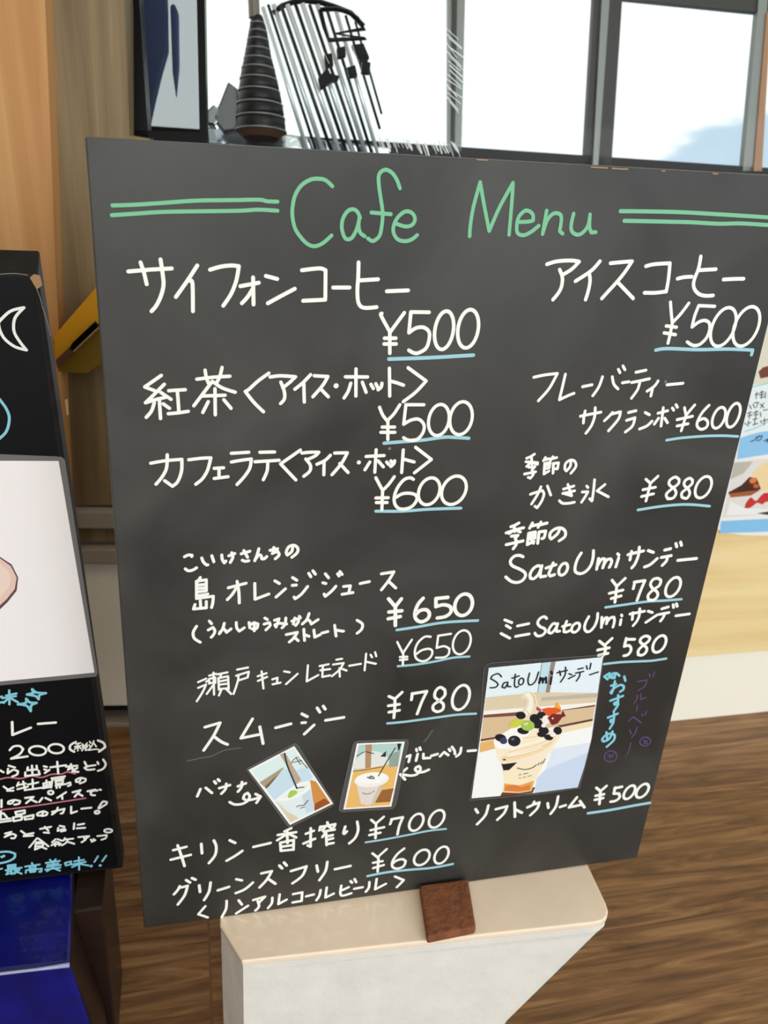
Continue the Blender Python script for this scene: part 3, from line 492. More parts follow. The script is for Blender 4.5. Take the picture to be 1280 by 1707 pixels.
CURRY = [
('moon_drawing', 'white', 4.6, [(0, 420, 2.373, '-8,280 40,235 95,220; 95,220 60,260 55,310 75,350 105,388; 105,388 60,375 20,345 0,310 -6,280')]),
('drawn_curve', 'cyan', 4.4, [(0, 420, 2.373, '-10,572 25,620 37,660 25,710 -10,745')]),
('taste_lettering', 'cyan', 3.6, [(0, 1130, 5.818, '-10,188 20,180; -5,240 30,232; 60,170 160,150; 25,195 155,175; 90,120 92,255; 90,190 35,240; 95,190 175,235')]),
('sparkle_drawing', 'cyan', 4.0, [(0, 1130, 5.818, '262,160 325,145 312,108; 312,108 355,140 445,147; 445,147 385,165 375,205; 375,205 345,175 262,160; 175,255 250,240 255,200; 255,200 290,235 355,240; 355,240 305,265 298,322; 298,322 260,270 175,255')]),
('dish_name', 'white', 4.2, [(0, 1130, 5.818, '118,428 122,552; 122,552 298,482; 370,445 540,432')]),
('price', 'white', 3.6, [(0, 1130, 5.818, '95,700 130,665 190,660 225,690 190,740 108,782; 108,782 268,760; o:365,705,82,45,-6; o:545,685,75,45,-6; 735,620 685,650 680,690 720,715; 950,605 1005,630 1020,670 960,715')]),
('tax_note', 'white', 2.4, [(0, 1130, 5.818, '735,640 780,630; 725,665 785,655; 755,635 755,705; 750,665 725,690; 765,665 785,685; 800,640 810,655; 845,630 830,650; 800,660 845,650; 845,650 845,670; 800,675 845,670; 815,675 795,705; 830,675 830,700 855,695; 870,615 880,630; 910,610 890,660; 905,625 935,665; 865,650 880,670; 880,670 860,700; 860,700 935,690 970,700')]),
('description_line', 'white', 3.4, [(0, 1130, 5.818, '0,895 35,915; 85,850 145,868; 78,880 75,920; 75,925 130,890 175,905 165,935 120,955; 270,865 265,895; 265,895 360,885; 355,850 360,890; 310,850 315,945; 245,915 245,950; 245,950 385,935; 375,900 385,935; 425,855 455,862; 430,885 450,892; 435,920 480,890; 490,865 640,845; 555,812 565,925; 640,860 750,850; 690,835 660,890; 660,890 700,870 715,895; 750,870 700,905 760,910; 820,812 840,850; 925,845 860,855 820,870 850,890 915,885; 945,815 955,835; 1000,790 1025,835 1000,880 950,900')]),
('pink_underline', 'pink', 2.4, [(0, 1130, 5.818, '-10,985 80,965 200,975 310,950 400,965 500,935 600,930 650,912 730,930')]),
('description_line', 'white', 3.2, [(0, 1280, 5.818, '35,180 70,205; 130,190 90,205 70,220 130,220; 180,140 165,175; 175,165 250,150; 225,130 245,215; 170,205 270,180; 270,160 370,140; 315,110 320,200; 240,215 415,190; 420,150 485,135; 420,150 425,175; 485,135 480,165; 425,175 485,160; 450,120 455,185; 415,195 500,180; 500,100 630,80; 510,100 495,190; 530,115 620,100; 540,130 610,120; 540,130 545,155; 610,120 610,145; 545,155 610,145; 540,170 640,155; 545,165 550,195; 580,150 580,190; 640,155 680,140 685,165 660,175; 785,100 770,130 740,135 735,115 780,95 830,105 825,130 775,150')]),
('description_line', 'white', 3.4, [(0, 1280, 5.818, '15,310 15,380; 135,320 110,345 80,345 85,325 140,310 195,320 185,345 140,355; 245,290 325,280; 325,280 255,340; 300,305 355,330; 410,290 380,330; 440,290 495,315; o:492,238,25,18,0; 640,235 555,290; 600,260 605,300; 705,235 780,215; 780,215 725,278; 755,245 800,270; 850,225 925,210; 925,210 880,235 885,260 920,265; 930,220 945,218; 965,210 978,212')]),
('pink_underline', 'pink', 2.4, [(0, 1280, 5.818, '-10,410 200,385 400,358 600,328 830,293')]),
('description_line', 'white', 3.4, [(0, 1280, 5.818, '0,445 35,440; 10,420 5,490; 35,440 70,480; 0,500 100,490; 0,525 110,510; 150,425 240,410; 150,425 160,455; 240,410 240,440; 160,455 240,440; 125,480 210,465; 125,480 135,515; 210,465 210,500; 135,515 210,500; 235,475 325,455; 235,475 245,500; 325,455 320,490; 245,500 320,490; 420,430 400,460 365,460 365,440 420,420 460,435 450,455 410,465; 505,425 625,395; 625,395 610,435 590,440; 560,385 545,420 505,450; 690,375 690,440; 690,440 745,420; 790,395 885,385; 1035,330 1000,325 975,355 955,390; 1035,330 1030,350 965,390; o:942,428,22,14,6')]),
('description_line', 'white', 3.2, [(0, 1280, 5.818, '50,635 110,620; 110,620 45,670; 45,670 120,640 155,655 140,680 110,680; 205,610 245,640; 325,630 250,645 230,660 320,655; 390,590 495,570; 435,570 470,610; 425,625 475,630; 580,560 625,570; 565,580 560,610; 560,610 620,590 635,605 595,615; 720,535 715,590; 755,550 815,540; 745,585 825,580')]),
('description_line', 'white', 3.0, [(0, 1280, 5.818, '360,680 285,770; 375,685 470,760; 350,720 410,715; 345,735 420,730; 420,730 415,760; 345,735 340,790; 345,760 415,755; 340,790 400,765; 400,765 450,785; 540,690 505,720; 560,690 600,705; 545,715 500,750; 555,715 590,735; 530,740 580,735; 530,740 535,755; 580,735 575,750; 630,680 615,705; 620,695 710,685; 655,700 640,725 600,750; 655,715 720,735; 760,670 865,660; 865,660 830,685; 815,680 830,695 790,720; 880,695 890,705; 905,690 925,700 890,715; 945,660 1035,650; 1035,650 1025,680 985,695; o:1050,608,38,17,-4')]),
('speech_bubble', 'cyan', 3.8, [(0, 1280, 5.818, '-10,816 80,812 145,830 140,870 80,905 -10,926; 15,860 20,865; 35,850 40,855')]),
('praise_lettering', 'cyan', 3.0, [(0, 1280, 5.818, '75,945 150,935; 75,945 80,975; 150,935 150,965; 80,958 150,950; 80,975 150,965; 55,990 210,965; 75,990 70,1030; 110,985 115,1030; 75,1005 110,1000; 60,1030 130,1015; 140,990 190,985; 190,985 140,1025; 150,1000 210,1025; 0,980 20,975; 310,920 315,935; 245,955 385,935; 285,955 345,950; 285,955 290,975; 345,950 340,970; 290,975 345,970; 255,990 405,975; 255,990 250,1015; 405,975 400,1005 380,1005; 290,995 345,990; 290,995 295,1010; 345,990 340,1005; 295,1010 340,1005; 485,890 500,905; 540,885 525,905; 445,920 580,900; 460,940 565,925; 455,960 590,940; 515,905 515,965; 440,985 585,965; 515,965 455,1000; 520,970 580,995; 630,920 690,905; 630,920 640,945; 690,905 685,935; 640,945 690,935; 720,905 815,890; 700,935 830,910; 765,865 768,985; 765,930 700,960; 775,930 860,945; 950,855 915,910; d:885,950,14; 1030,850 990,905; d:972,945,14')]),
]
# ------------------------------------------------------------------ materials
M_wall = wood('brown_veneer', [(0.25, rgb(88, 71, 48)), (0.5, rgb(130, 110, 78)), (0.75, rgb(168, 146, 108))], (34, 34, 1.6), rough=0.5)
M_wall2 = wood('orange_veneer', [(0.25, rgb(178, 123, 70)), (0.5, rgb(203, 148, 92)), (0.75, rgb(222, 174, 118))], (30, 30, 1.2), rough=0.45)
M_counter = wood('pale_veneer', [(0.25, rgb(224, 194, 134)), (0.5, rgb(243, 217, 160)), (0.75, rgb(251, 232, 184))], (2.2, 2.2, 26), rough=0.4)
M_floor = wood('brown_floor', [(0.28, rgb(70, 46, 28)), (0.43, rgb(112, 79, 49)), (0.56, rgb(139, 102, 66)), (0.74, rgb(172, 134, 96))], (4.5, 58, 1), rot=(0, 0, math.radians(-14)), rough=0.38, planks=(1.9, 0.42), streak=1.6)
M_cream = simple('cream_paint', rgb(251, 246, 232), 0.5)
M_grey_trim = simple('grey_trim_paint', rgb(160, 150, 136), 0.5)
M_black = simple('black_gloss', rgb(9, 8, 9), 0.3, spec=0.12)
M_kick = simple('black_kick', rgb(20, 18, 17), 0.6)
M_chrome = simple('steel', rgb(205, 208, 212), 0.12, metal=1.0, bump=0.5, bscale=26)
M_rodm = simple('dark_steel', rgb(40, 42, 46), 0.3, metal=0.5)
M_bright = simple('bright_steel', rgb(226, 230, 232), 0.25, metal=0.35)
M_rubber = simple('black_rubber', rgb(15, 13, 13), 0.45, spec=0.35)
M_ringm = simple('hose_ring_grey', rgb(120, 116, 112), 0.35)
M_brownp = simple('brown_plastic', rgb(96, 62, 48), 0.4)
M_postm = simple('taupe_plastic', rgb(124, 112, 100), 0.4)
M_navy = simple('navy_reflection', rgb(84, 102, 152), 0.4)
M_alu = simple('window_aluminium', rgb(138, 140, 136), 0.4, metal=0.3)
M_sill = simple('black_brown_sill', rgb(20, 14, 11), 0.4, spec=0.2)
M_alud = simple('dark_window_bar', rgb(50, 46, 42), 0.45)
M_board = bpy.data.materials.new('charcoal_board'); M_board.use_nodes = True
t = M_board.node_tree; b = t.nodes['Principled BSDF']
co = t.nodes.new('ShaderNodeTexCoord')
n1 = t.nodes.new('ShaderNodeTexNoise'); n1.inputs['Scale'].default_value = 7; n1.inputs['Detail'].default_value = 4
n1.inputs['Distortion'].default_value = 0.8
t.links.new(co.outputs['Object'], n1.inputs[0])
cr = t.nodes.new('ShaderNodeValToRGB')
cr.color_ramp.elements[0].position = 0.35; cr.color_ramp.elements[0].color = rgb(43, 41, 39)
cr.color_ramp.elements[1].position = 0.75; cr.color_ramp.elements[1].color = rgb(72, 72, 69)
t.links.new(n1.outputs[0], cr.inputs[0])
# specks of stray chalk
vo = t.nodes.new('ShaderNodeTexVoronoi'); vo.inputs['Scale'].default_value = 26
t.links.new(co.outputs['Object'], vo.inputs[0])
lt = t.nodes.new('ShaderNodeMath'); lt.operation = 'LESS_THAN'; lt.inputs[1].default_value = 0.035
t.links.new(vo.outputs['Distance'], lt.inputs[0])
sepc = t.nodes.new('ShaderNodeSeparateColor')
t.links.new(vo.outputs['Color'], sepc.inputs[0])
gt = t.nodes.new('ShaderNodeMath'); gt.operation = 'GREATER_THAN'; gt.inputs[1].default_value = 0.72
t.links.new(sepc.outputs[0], gt.inputs[0])
ml = t.nodes.new('ShaderNodeMath'); ml.operation = 'MULTIPLY'
t.links.new(lt.outputs[0], ml.inputs[0]); t.links.new(gt.outputs[0], ml.inputs[1])
mh = t.nodes.new('ShaderNodeMath'); mh.operation = 'MULTIPLY'; mh.inputs[1].default_value = 0.35
t.links.new(ml.outputs[0], mh.inputs[0])
mx = t.nodes.new('ShaderNodeMix'); mx.data_type = 'RGBA'
t.links.new(mh.outputs[0], mx.inputs[0]); t.links.new(cr.outputs[0], mx.inputs[6]); mx.inputs[7].default_value = rgb(200, 200, 195)
t.links.new(mx.outputs[2], b.inputs['Base Color'])
b.inputs['Roughness'].default_value = 0.44
b.inputs['Specular IOR Level'].default_value = 0.4
M_board_edge = simple('board_edge', rgb(40, 36, 33), 0.6)
M_wear = simple('bare_wood_wear', rgb(176, 136, 92), 0.7)
M_curry = simple('black_board', rgb(13, 13, 15), 0.4, spec=0.12, noise=0.15, nscale=12)
M_curry_edge = simple('black_board_edge', rgb(22, 20, 19), 0.6, spec=0.2, noise=0.5, nscale=60)
INKS = {
 'white': simple('white_marker', rgb(252, 252, 246), 0.6), 'green': simple('green_marker', rgb(122, 196, 152), 0.6),
 'blue': simple('blue_marker', rgb(160, 210, 222), 0.6), 'cyan': simple('cyan_marker', rgb(136, 208, 226), 0.6),
 'purple': simple('purple_marker', rgb(86, 64, 104), 0.6), 'pink': simple('pink_marker', rgb(206, 120, 136), 0.6)}
INK_LABEL = {'green': 'green marker writing', 'blue': 'pale blue marker underline', 'cyan': 'light blue marker writing',
             'purple': 'dim purple marker writing', 'pink': 'pink marker underline'}
M_glaze = simple('cream_glaze', rgb(253, 233, 208), 0.16, noise=0.05, nscale=18, coat=0.5)
M_claywhite = simple('white_clay', rgb(232, 229, 222), 0.55, noise=0.05, nscale=30, bump=0.6, bscale=55)
M_suede = simple('rust_brown_suede', rgb(128, 76, 46), 0.85, noise=0.28, nscale=120, bump=0.8, bscale=260)
M_blue = simple('cobalt_glaze', rgb(11, 17, 108), 0.28, spec=0.35, noise=0.3, nscale=40, coat=0.15, bump=0.25, bscale=60)
M_darkwood = simple('dark_brown_box', rgb(38, 24, 19), 0.35, spec=0.3, noise=0.3, nscale=20)
M_yellow = simple('yellow_plastic', rgb(214, 150, 10), 0.5)
M_yellow2 = simple('deep_yellow_plastic', rgb(128, 98, 8), 0.55)
M_film = simple('laminate_film', rgb(58, 59, 59), 0.14, spec=0.6)
M_film2 = simple('clear_film_rim', rgb(84, 86, 85), 0.2, spec=0.5)
M_paper = simple('white_paper', rgb(246, 244, 242), 0.3)
M_filmgrey = simple('laminate_rim', rgb(112, 110, 112), 0.15, spec=0.6)

M_glass = bpy.data.materials.new('clear_glass'); M_glass.use_nodes = True
t = M_glass.node_tree; t.nodes.clear()
go = t.nodes.new('ShaderNodeOutputMaterial'); gm = t.nodes.new('ShaderNodeMixShader')
gt_ = t.nodes.new('ShaderNodeBsdfTransparent'); gg = t.nodes.new('ShaderNodeBsdfGlossy'); lw = t.nodes.new('ShaderNodeFresnel')
gt_.inputs[0].default_value = (0.97, 0.99, 0.99, 1); gg.inputs['Roughness'].default_value = 0.02
lw.inputs[0].default_value = 1.12
t.links.new(lw.outputs[0], gm.inputs[0]); t.links.new(gt_.outputs[0], gm.inputs[1]); t.links.new(gg.outputs[0], gm.inputs[2])
t.links.new(gm.outputs[0], go.inputs[0])

M_glass2 = M_glass.copy(); M_glass2.name = 'tinted_glass'
for n_ in M_glass2.node_tree.nodes:
    if n_.type == 'BSDF_TRANSPARENT': n_.inputs[0].default_value = (0.64, 0.66, 0.67, 1)
M_glass3 = M_glass.copy(); M_glass3.name = 'window_pane_glass'
for n_ in M_glass3.node_tree.nodes:
    if n_.type == 'BSDF_TRANSPARENT': n_.inputs[0].default_value = (0.905, 0.895, 0.885, 1)

# ------------------------------------------------------------------ setting: floor, counter wall, ceiling
FLOOR = Plane((0, 0, 0), (0, 0, 1))
ux, uy = math.cos(math.radians(7.1)), math.sin(math.radians(7.1))
U = V((ux, uy, 0)); NC = V((uy, -ux, 0))                       # along the counter, out of the counter
PC = Plane(V((0.55, 1.085, 0)), NC)
def cpt(s, d, z):                                               # s along, d behind the counter face, z up
    return V((0.0, 1.0165, 0)) + U * s - NC * d + V((0, 0, z))
def cbox(name, s0, s1, d0, d1, z0, z1, mat, parent=None, bevel=0.0):
    vs, fs = prism([cpt(s0, d0, z0), cpt(s1, d0, z0), cpt(s1, d1, z0), cpt(s0, d1, z0)], V((0, 0, z1 - z0)))
    return mesh_obj(name, vs, fs, mat, parent, bevel=bevel)
def zc(x, y):                                                   # height above floor of a point seen on the counter face
    return hit(x, y, PC).z

struct(mesh_obj('floor', [(-3, -3.5, 0), (3.5, -3.5, 0), (3.5, 3.2, 0), (-3, 3.2, 0)], [[0, 1, 2, 3]], M_floor, base=V((0, 0, 0))))
struct(box('ceiling', (-3, -3.5, 2.6), (3.5, 3.2, 2.7), M_cream))  # out of view, put in to shape the light from above

struct(box('added_wall', (-0.95, -1.6, 0.0), (-0.85, 0.85, 2.6), M_wall)).name = 'shade_wall'  # unseen wall added at the left to block light
ZT = zc(700, 276)
U2 = V((math.cos(math.radians(14.0)), math.sin(math.radians(14.0)), 0)); N2 = V((U2.y, -U2.x, 0))
PC2 = Plane(V((0.55, 1.088, 0)), N2)
def rpt(s, d, z): return V((0.55, 1.088, z)) + U2 * s - N2 * d
def z2(x, y): return hit(x, y, PC2).z
def rbox(name, s0, s1, d0, d1, z0, z1, mat, parent):
    vs, fs = prism([rpt(s0, d0, z0), rpt(s1, d0, z0), rpt(s1, d1, z0), rpt(s0, d1, z0)], V((0, 0, z1 - z0)))
    return mesh_obj(name, vs, fs, mat, parent)
counter = thing('counter', 'pale wood veneer counter with a cream base board behind the menu board', 'counter', cpt(0.9, 0, 0))
zb = z2(1200, 1091)
rbox('front_panel', -0.62, 1.7, 0.0, 0.03, zb, ZT - 0.02, M_counter, counter)
rbox('base_board', -0.62, 1.7, 0.004, 0.03, 0.0, zb, M_cream, counter)['label'] = 'cream painted base board'
vs, fs = prism([rpt(-0.62, 0, ZT - 0.02), rpt(1.7, 0, ZT - 0.02), rpt(1.7, 0.8, ZT - 0.02), cpt(-0.28, 0.75, ZT - 0.02), cpt(-0.28, 0.0, ZT - 0.02)], V((0, 0, 0.02)))
mesh_obj('worktop', vs, fs, M_black, counter)['label'] = 'black worktop'

# wood wall left of the display case, with its mouldings
z1, z2, z3, z4, z5, z6 = [zc(170, y) for y in (841, 847, 875, 903, 910, 934)]
wl = struct(slab('wall_back', '55,-420 192,-420 216,226 250,232 250,%d 112,842 73,0' % 842, PC, 0.05, M_wall))
struct(slab('wall_left', '-420,-420 40,-420 75,0 93,450 112,842 112,900 -420,900', PC.shift(0.03), 0.03, M_wall2))
def strip(name, za, zb, off, mat):
    vs, fs = prism([cpt(-0.9, -off, za), cpt(-0.25, -off, za), cpt(-0.25, 0.05, za), cpt(-0.9, 0.05, za)], V((0, 0, zb - za)))
    return struct(mesh_obj(name, vs, fs, mat, bevel=0.002))
strip('trim_1', z3, z2, 0.012, M_grey_trim)
strip('trim_2', z4, z3, 0.002, M_wall)
strip('trim_3', z6, z5, 0.012, M_grey_trim)
strip('wall_lower', zc(170, 1177), z6, 0.0, M_cream)
strip('baseboard_left', zc(170, 1207), zc(170, 1177), -0.03, M_kick)
strip('trim_4', 0.0, zc(170, 1206), 0.0, M_grey_trim)

# ------------------------------------------------------------------ display case behind the board, its glass leaning back
LEAN = math.radians(11.4)
PG = Plane(hit(700, 262, PC.shift(-0.03)), NC * math.cos(LEAN) + V((0, 0, 1)) * math.sin(LEAN))
case = thing('display_case', 'black framed display case with leaning clear glass on the counter', 'display case', hit(700, 268, PC.shift(-0.03)))
slab('corner_post', '185,-260 224,-260 232,0 246,216 247,238 211,238 197,0', PG, 0.03, M_black, case, off=0.004)
slab('corner_post', '322,-260 338,-260 341,0 345,238 333,238 328,0', PG, 0.02, M_black, case, off=0.003)
slab('bottom_rail', '211,216 345,221 345,243 211,234', PG, 0.025, M_black, case, off=0.004)
slab('side_glass', '222,-260 332,-260 338,230 240,230', PG, 0.004, M_glass2, case, off=-0.006)['label'] = 'narrow glass strip'
gl = slab('glass_pane', '336,-260 1330,-260 1330,296 340,238', PG, 0.004, M_glass, case, off=-0.006)
gl['label'] = 'scratched clear glass'
import random
rnd = random.Random(4)
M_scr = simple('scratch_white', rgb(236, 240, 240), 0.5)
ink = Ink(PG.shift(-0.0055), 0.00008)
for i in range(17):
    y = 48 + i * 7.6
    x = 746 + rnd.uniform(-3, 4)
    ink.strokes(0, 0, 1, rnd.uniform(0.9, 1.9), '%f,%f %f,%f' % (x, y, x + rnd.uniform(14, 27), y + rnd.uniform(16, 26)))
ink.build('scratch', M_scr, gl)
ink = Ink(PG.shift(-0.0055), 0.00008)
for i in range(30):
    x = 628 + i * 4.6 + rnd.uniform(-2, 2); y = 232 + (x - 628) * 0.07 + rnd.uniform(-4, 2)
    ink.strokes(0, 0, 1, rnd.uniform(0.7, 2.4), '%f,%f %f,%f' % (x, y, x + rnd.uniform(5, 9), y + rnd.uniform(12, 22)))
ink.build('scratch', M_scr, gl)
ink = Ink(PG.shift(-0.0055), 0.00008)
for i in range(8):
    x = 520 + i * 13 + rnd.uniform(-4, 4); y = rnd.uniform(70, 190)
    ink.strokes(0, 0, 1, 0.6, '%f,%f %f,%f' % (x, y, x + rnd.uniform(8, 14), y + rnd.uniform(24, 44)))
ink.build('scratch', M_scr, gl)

# window reflection in the case glass, built as solid bars and a pane behind it
PW = PG.shift(-0.40)
win = struct(slab('reflected_window', '180,205 1330,283 1330,345 180,262', PW, 0.05, M_sill))
for poly, mat, off in (('742,-180 778,-180 775,0 769,252 747,252 747,0', M_alu, 0.0),
                       ('756,-180 764,-180 762,0 758,252 753,252 755,0', M_alud, 0.006),
                       ('997,-180 1046,-180 1037,0 1019,276 974,276 990,0', M_alud, 0.0),
                       ('1011,-180 1020,-180 1016,0 997,276 988,276 1003,0', M_alu, 0.006),
                       ('1275,-180 1290,-180 1278,20 1254,285 1238,285 1263,20', M_alu, 0.0),
                       ('150,-200 1330,-90 1330,30 1262,20 1065,0 150,-92', M_alud, -0.004)):
    q = slab('reflected_bar', poly, PW, 0.014, mat, win, off=off)
slab('reflected_bar', '1256,285 1263,200 1278,20 1285,20 1270,285', PW, 0.014, simple('copper_edge', rgb(176, 128, 92), 0.4), win, off=0.003)
struct(slab('reflected_pane', '180,-120 1340,-20 1340,300 180,230', PW, 0.004, M_glass3, off=-0.02))

# things inside the case, and reflections in its glass built as solid shapes
def along(x, y, d):
    return hit(x, y, PG.shift(-d))
def pxr(p, r):
    return r * (p - EYE).dot(FW) / FPX
p0 = along(432, 224, 0.13)
hose = thing('corrugated_hose', 'black tapering corrugated hose with grey rings behind the glass', 'hose', p0)
prof = [(428, 26, 9), (429, 38, 12), (430, 52, 15), (430, 66, 17.5), (430, 82, 20), (430, 98, 23), (430.5, 114, 27), (431, 132, 30.5), (432, 152, 34), (433, 174, 37.5), (434, 196, 40), (435, 218, 41.5)]
path, rad = [], []
for i in range(len(prof) - 1):
    a, b_ = prof[i], prof[i + 1]
    for s_, bulge in ((0, 0.90), (0.18, 1.0), (0.8, 1.0), (0.92, 0.95)):
        q = [a[c] + (b_[c] - a[c]) * s_ for c in range(3)]
        P_ = along(q[0], q[1], 0.13); path.append(P_); rad.append(pxr(P_, q[2] * bulge))
P_ = along(435, 218, 0.13); path.append(P_); rad.append(pxr(P_, 41.5))
vs, fs = tube(path, rad, 28)
mesh_obj('hose_body', vs, fs, M_rubber, hose, smooth=True)
for x, y, r in prof[1:]:
    P_ = along(x, y, 0.13); P2 = along(x, y + 2.4, 0.13)
    vs, fs = tube([P_, P2], pxr(P_, r * 1.035), 28)
    mesh_obj('hose_ring', vs, fs, M_ringm, hose, smooth=False)['label'] = 'pale grey ring'
P_ = along(435, 221, 0.13); P2 = along(435, 231, 0.13)
vs, fs = tube([P_, P2], [pxr(P_, 40), pxr(P_, 30)], 28)
mesh_obj('hose_cuff', vs, fs, M_brownp, hose)['label'] = 'brown open cuff'
vs, fs = tube([along(420, -60, 0.13), along(424, 30, 0.13)], pxr(P_, 9), 12)
mesh_obj('hose_neck', vs, fs, M_postm, hose)['label'] = 'taupe neck'

ORD = ['first', 'second', 'third', 'fourth', 'fifth', 'sixth', 'seventh', 'eighth', 'ninth', 'tenth', 'eleventh', 'twelfth', 'thirteenth']
rods = [(438, 12, 512, 250, 3.4, 1), (447, 8, 527, 252, 2.6, 0), (456, 8, 538, 253, 4.2, 1), (468, 8, 553, 254, 3.2, 0), (479, 8, 566, 255, 4.4, 1), (492, 6, 578, 256, 3.2, 0), (504, 6, 588, 256, 4.2, 1),
        (516, 8, 600, 257, 3.0, 0), (529, 8, 610, 257, 4.0, 1), (543, 10, 620, 258, 2.8, 0), (560, 18, 630, 258, 3.4, 1), (576, 26, 633, 215, 2.4, 0), (592, 36, 636, 190, 2.0, 0)]
for i, (xa, ya, xb, yb, r, c) in enumerate(rods):
    A_, B_ = along(xa, ya, 0.19 + 0.005 * (i % 3)), along(xb, yb, 0.19 + 0.005 * (i % 3))
    vs, fs = tube([A_, B_], pxr(A_, r), 10)
    o = mesh_obj('metal_rod', vs, fs, M_bright if c else M_rodm, None, smooth=True)
    tag(o, '%s slanted %s metal rod counted rightward from the corrugated hose' % (ORD[i], 'bright' if c else 'dark'), 'rod', 'slanted rods behind the glass')
A_ = along(540, 40, 0.165); rr = pxr(A_, 3.6)
path = [along(x / 2 + 160, y / 2, 0.165) for x, y in ((748, 32), (800, 30), (838, 38), (872, 62), (896, 96), (796, 112), (898, 128), (776, 134), (760, 88), (748, 32))]
vs, fs = tube(path, rr, 8)
tag(mesh_obj('black_bracket', vs, fs, M_black), 'black bent bracket at the top of the slanted rods', 'bracket')
path = [along(x, y, 0.20) for x, y in ((455, 22), (470, 10), (490, 3), (510, 1), (535, 4), (560, 12), (585, 22), (606, 44))]  # dark top of a reflected head, built as a bent tube
vs, fs = tube(path, pxr(A_, 4.4), 8)
tag(mesh_obj('head_reflection', vs, fs, M_black), 'black reflected head bar over the tops of the slanted rods', 'outline')
CL = [('540,90 553,88 556,108 543,112', 'left end of the upper row'), ('561,80 575,76 577,92 563,96', 'second of the upper row'), ('586,74 606,72 616,96 600,102', 'right end of the upper row'),
      ('530,130 546,112 556,134 534,148', 'lower row, leftmost'), ('550,122 566,126 562,136 548,134', 'lower row, second'), ('578,112 592,108 596,126 582,128', 'lower row, third'), ('604,100 618,104 616,122 602,120', 'lower row, rightmost')]
for poly, where in CL:  # dark wavy reflection bands across the rods, built as small slabs
    o = slab('reflection_patch', poly, PG.shift(-0.16), 0.012, M_black, bevel=0.001)
    tag(o, 'small dark reflection clip on the slanted rods, ' + where, 'patch', 'reflection patches on the slanted rods')
for x, y in ((470, 180), (483, 205), (500, 190), (520, 196), (540, 184), (556, 200)):
    pass
o = slab('steel_tray', '345,213 372,200 392,208 470,222 560,236 650,246 650,261 345,240', PG.shift(-0.22), 0.03, M_chrome, bevel=0.002)
tag(o, 'shiny steel tray under the corrugated hose and rods', 'tray')
o = slab('grey_housing', '380,136 396,148 402,214 372,218 354,196 366,172', PG.shift(-0.15), 0.03, simple('grey_metal', rgb(112, 112, 112), 0.3, metal=0.6), bevel=0.002)
tag(o, 'grey metal housing left of the corrugated hose', 'housing')
o = slab('steel_fitting', '345,184 356,174 366,182 368,200 358,208 345,206', PG.shift(-0.15), 0.03, M_chrome, bevel=0.002)
tag(o, 'shiny steel fitting beside the black corner post', 'fitting')
o = slab('navy_reflection', '236,-120 276,-120 279,20 280,84 268,126 256,176 248,214 240,214', PG.shift(-0.10), 0.012, M_navy, bevel=0.003)  # navy reflection in the narrow strip, built as a slab behind the glass
tag(o, 'wide navy cloth shape behind the narrow glass strip', 'reflection')
o = slab('navy_reflection', '283,8 290,4 297,20 298,110 293,162 287,120', PG.shift(-0.10), 0.012, M_navy, bevel=0.003)  # second, thinner navy reflection, also built as a slab
tag(o, 'thin navy cloth strip right of the wide navy cloth', 'reflection')

# ------------------------------------------------------------------ poster on the counter front
PP = PC2.shift(0.0015)
po = thing('poster', 'cake poster with blue bands and photos on the counter right of the menu board', 'poster', hit(1260, 892, PP))
sl = slab('paper', '1205,520 1420,505 1420,898 1330,895 1240,892 1203,888 1196,882 1196,600', PP, 0.0012, M_paper, po)
ar = Art(PP.shift(0.0001), 1080, 560, 2.51)
ar.poly((226, 222, 204), '380,-40 800,-60 800,190 470,200 420,210')
ar.poly((120, 62, 48), '462,150 480,132 505,125 560,120 560,165 500,172 470,178')
ar.poly((236, 246, 248), '360,215 440,205 520,195 800,180 800,400 360,440')
ar.pen((120, 206, 220), 1.6, '405,400 450,385 490,365 520,350; 430,215 470,205 520,195')
ar.pen((52, 52, 56), 1.7, '455,235 452,262; 448,246 464,242; 468,238 485,234; 466,248 486,244; 476,230 474,262; 470,258 486,254; 492,236 490,260; 425,290 432,305; 440,285 445,300; 445,280 462,278; 462,278 452,300; 470,285 485,300; 485,280 470,302; 415,325 432,318; 418,335 436,330; 426,318 424,345; 440,322 462,316; 452,312 450,342; 444,330 462,328; 470,320 472,338; 482,312 500,308; 405,365 412,372; 420,355 418,378; 420,366 430,362; 440,350 458,345; 448,345 446,372; 438,372 460,366; 470,355 476,365; 488,345 486,372; 480,355 502,350')
ar.poly((148, 204, 244), '385,428 420,415 470,402 520,396 800,380 800,480 520,492 372,516')
ar.pen((60, 70, 90), 2.0, '430,442 452,432 465,418; 450,425 478,418 470,434 455,438; 485,440 500,432 505,445; 500,430 496,446')
ar.poly((232, 228, 222), '368,524 520,512 800,500 800,740 520,745 312,760')
ar.poly((196, 190, 180), '360,530 440,525 400,575 345,600')
ar.poly((246, 218, 170), '436,575 470,545 520,525 800,520 800,640 480,650 458,610', True)
ar.poly((74, 40, 30), '335,655 390,625 425,590 455,595 472,640 430,660 345,672')
ar.poly((168, 96, 54), '338,660 420,650 470,645 430,668 345,676')
ar.ell((226, 128, 62), 440, 605, 16, 12, -20)
ar.ell((206, 96, 60), 452, 628, 12, 9)
ar.poly((206, 52, 54), '404,722 412,695 432,676 452,690 480,662 520,655 800,640 800,665 520,690 480,705 458,698 438,712 418,724', True)
ar.poly((244, 244, 244), '345,690 400,720 500,725 800,700 800,735 420,748 325,752')
ar.poly((60, 52, 48), '455,742 520,732 800,715 800,740 520,752')
ar.poly((140, 200, 244), '306,775 520,764 800,752 800,806 520,818 300,826')
ar.build('poster_print', po)

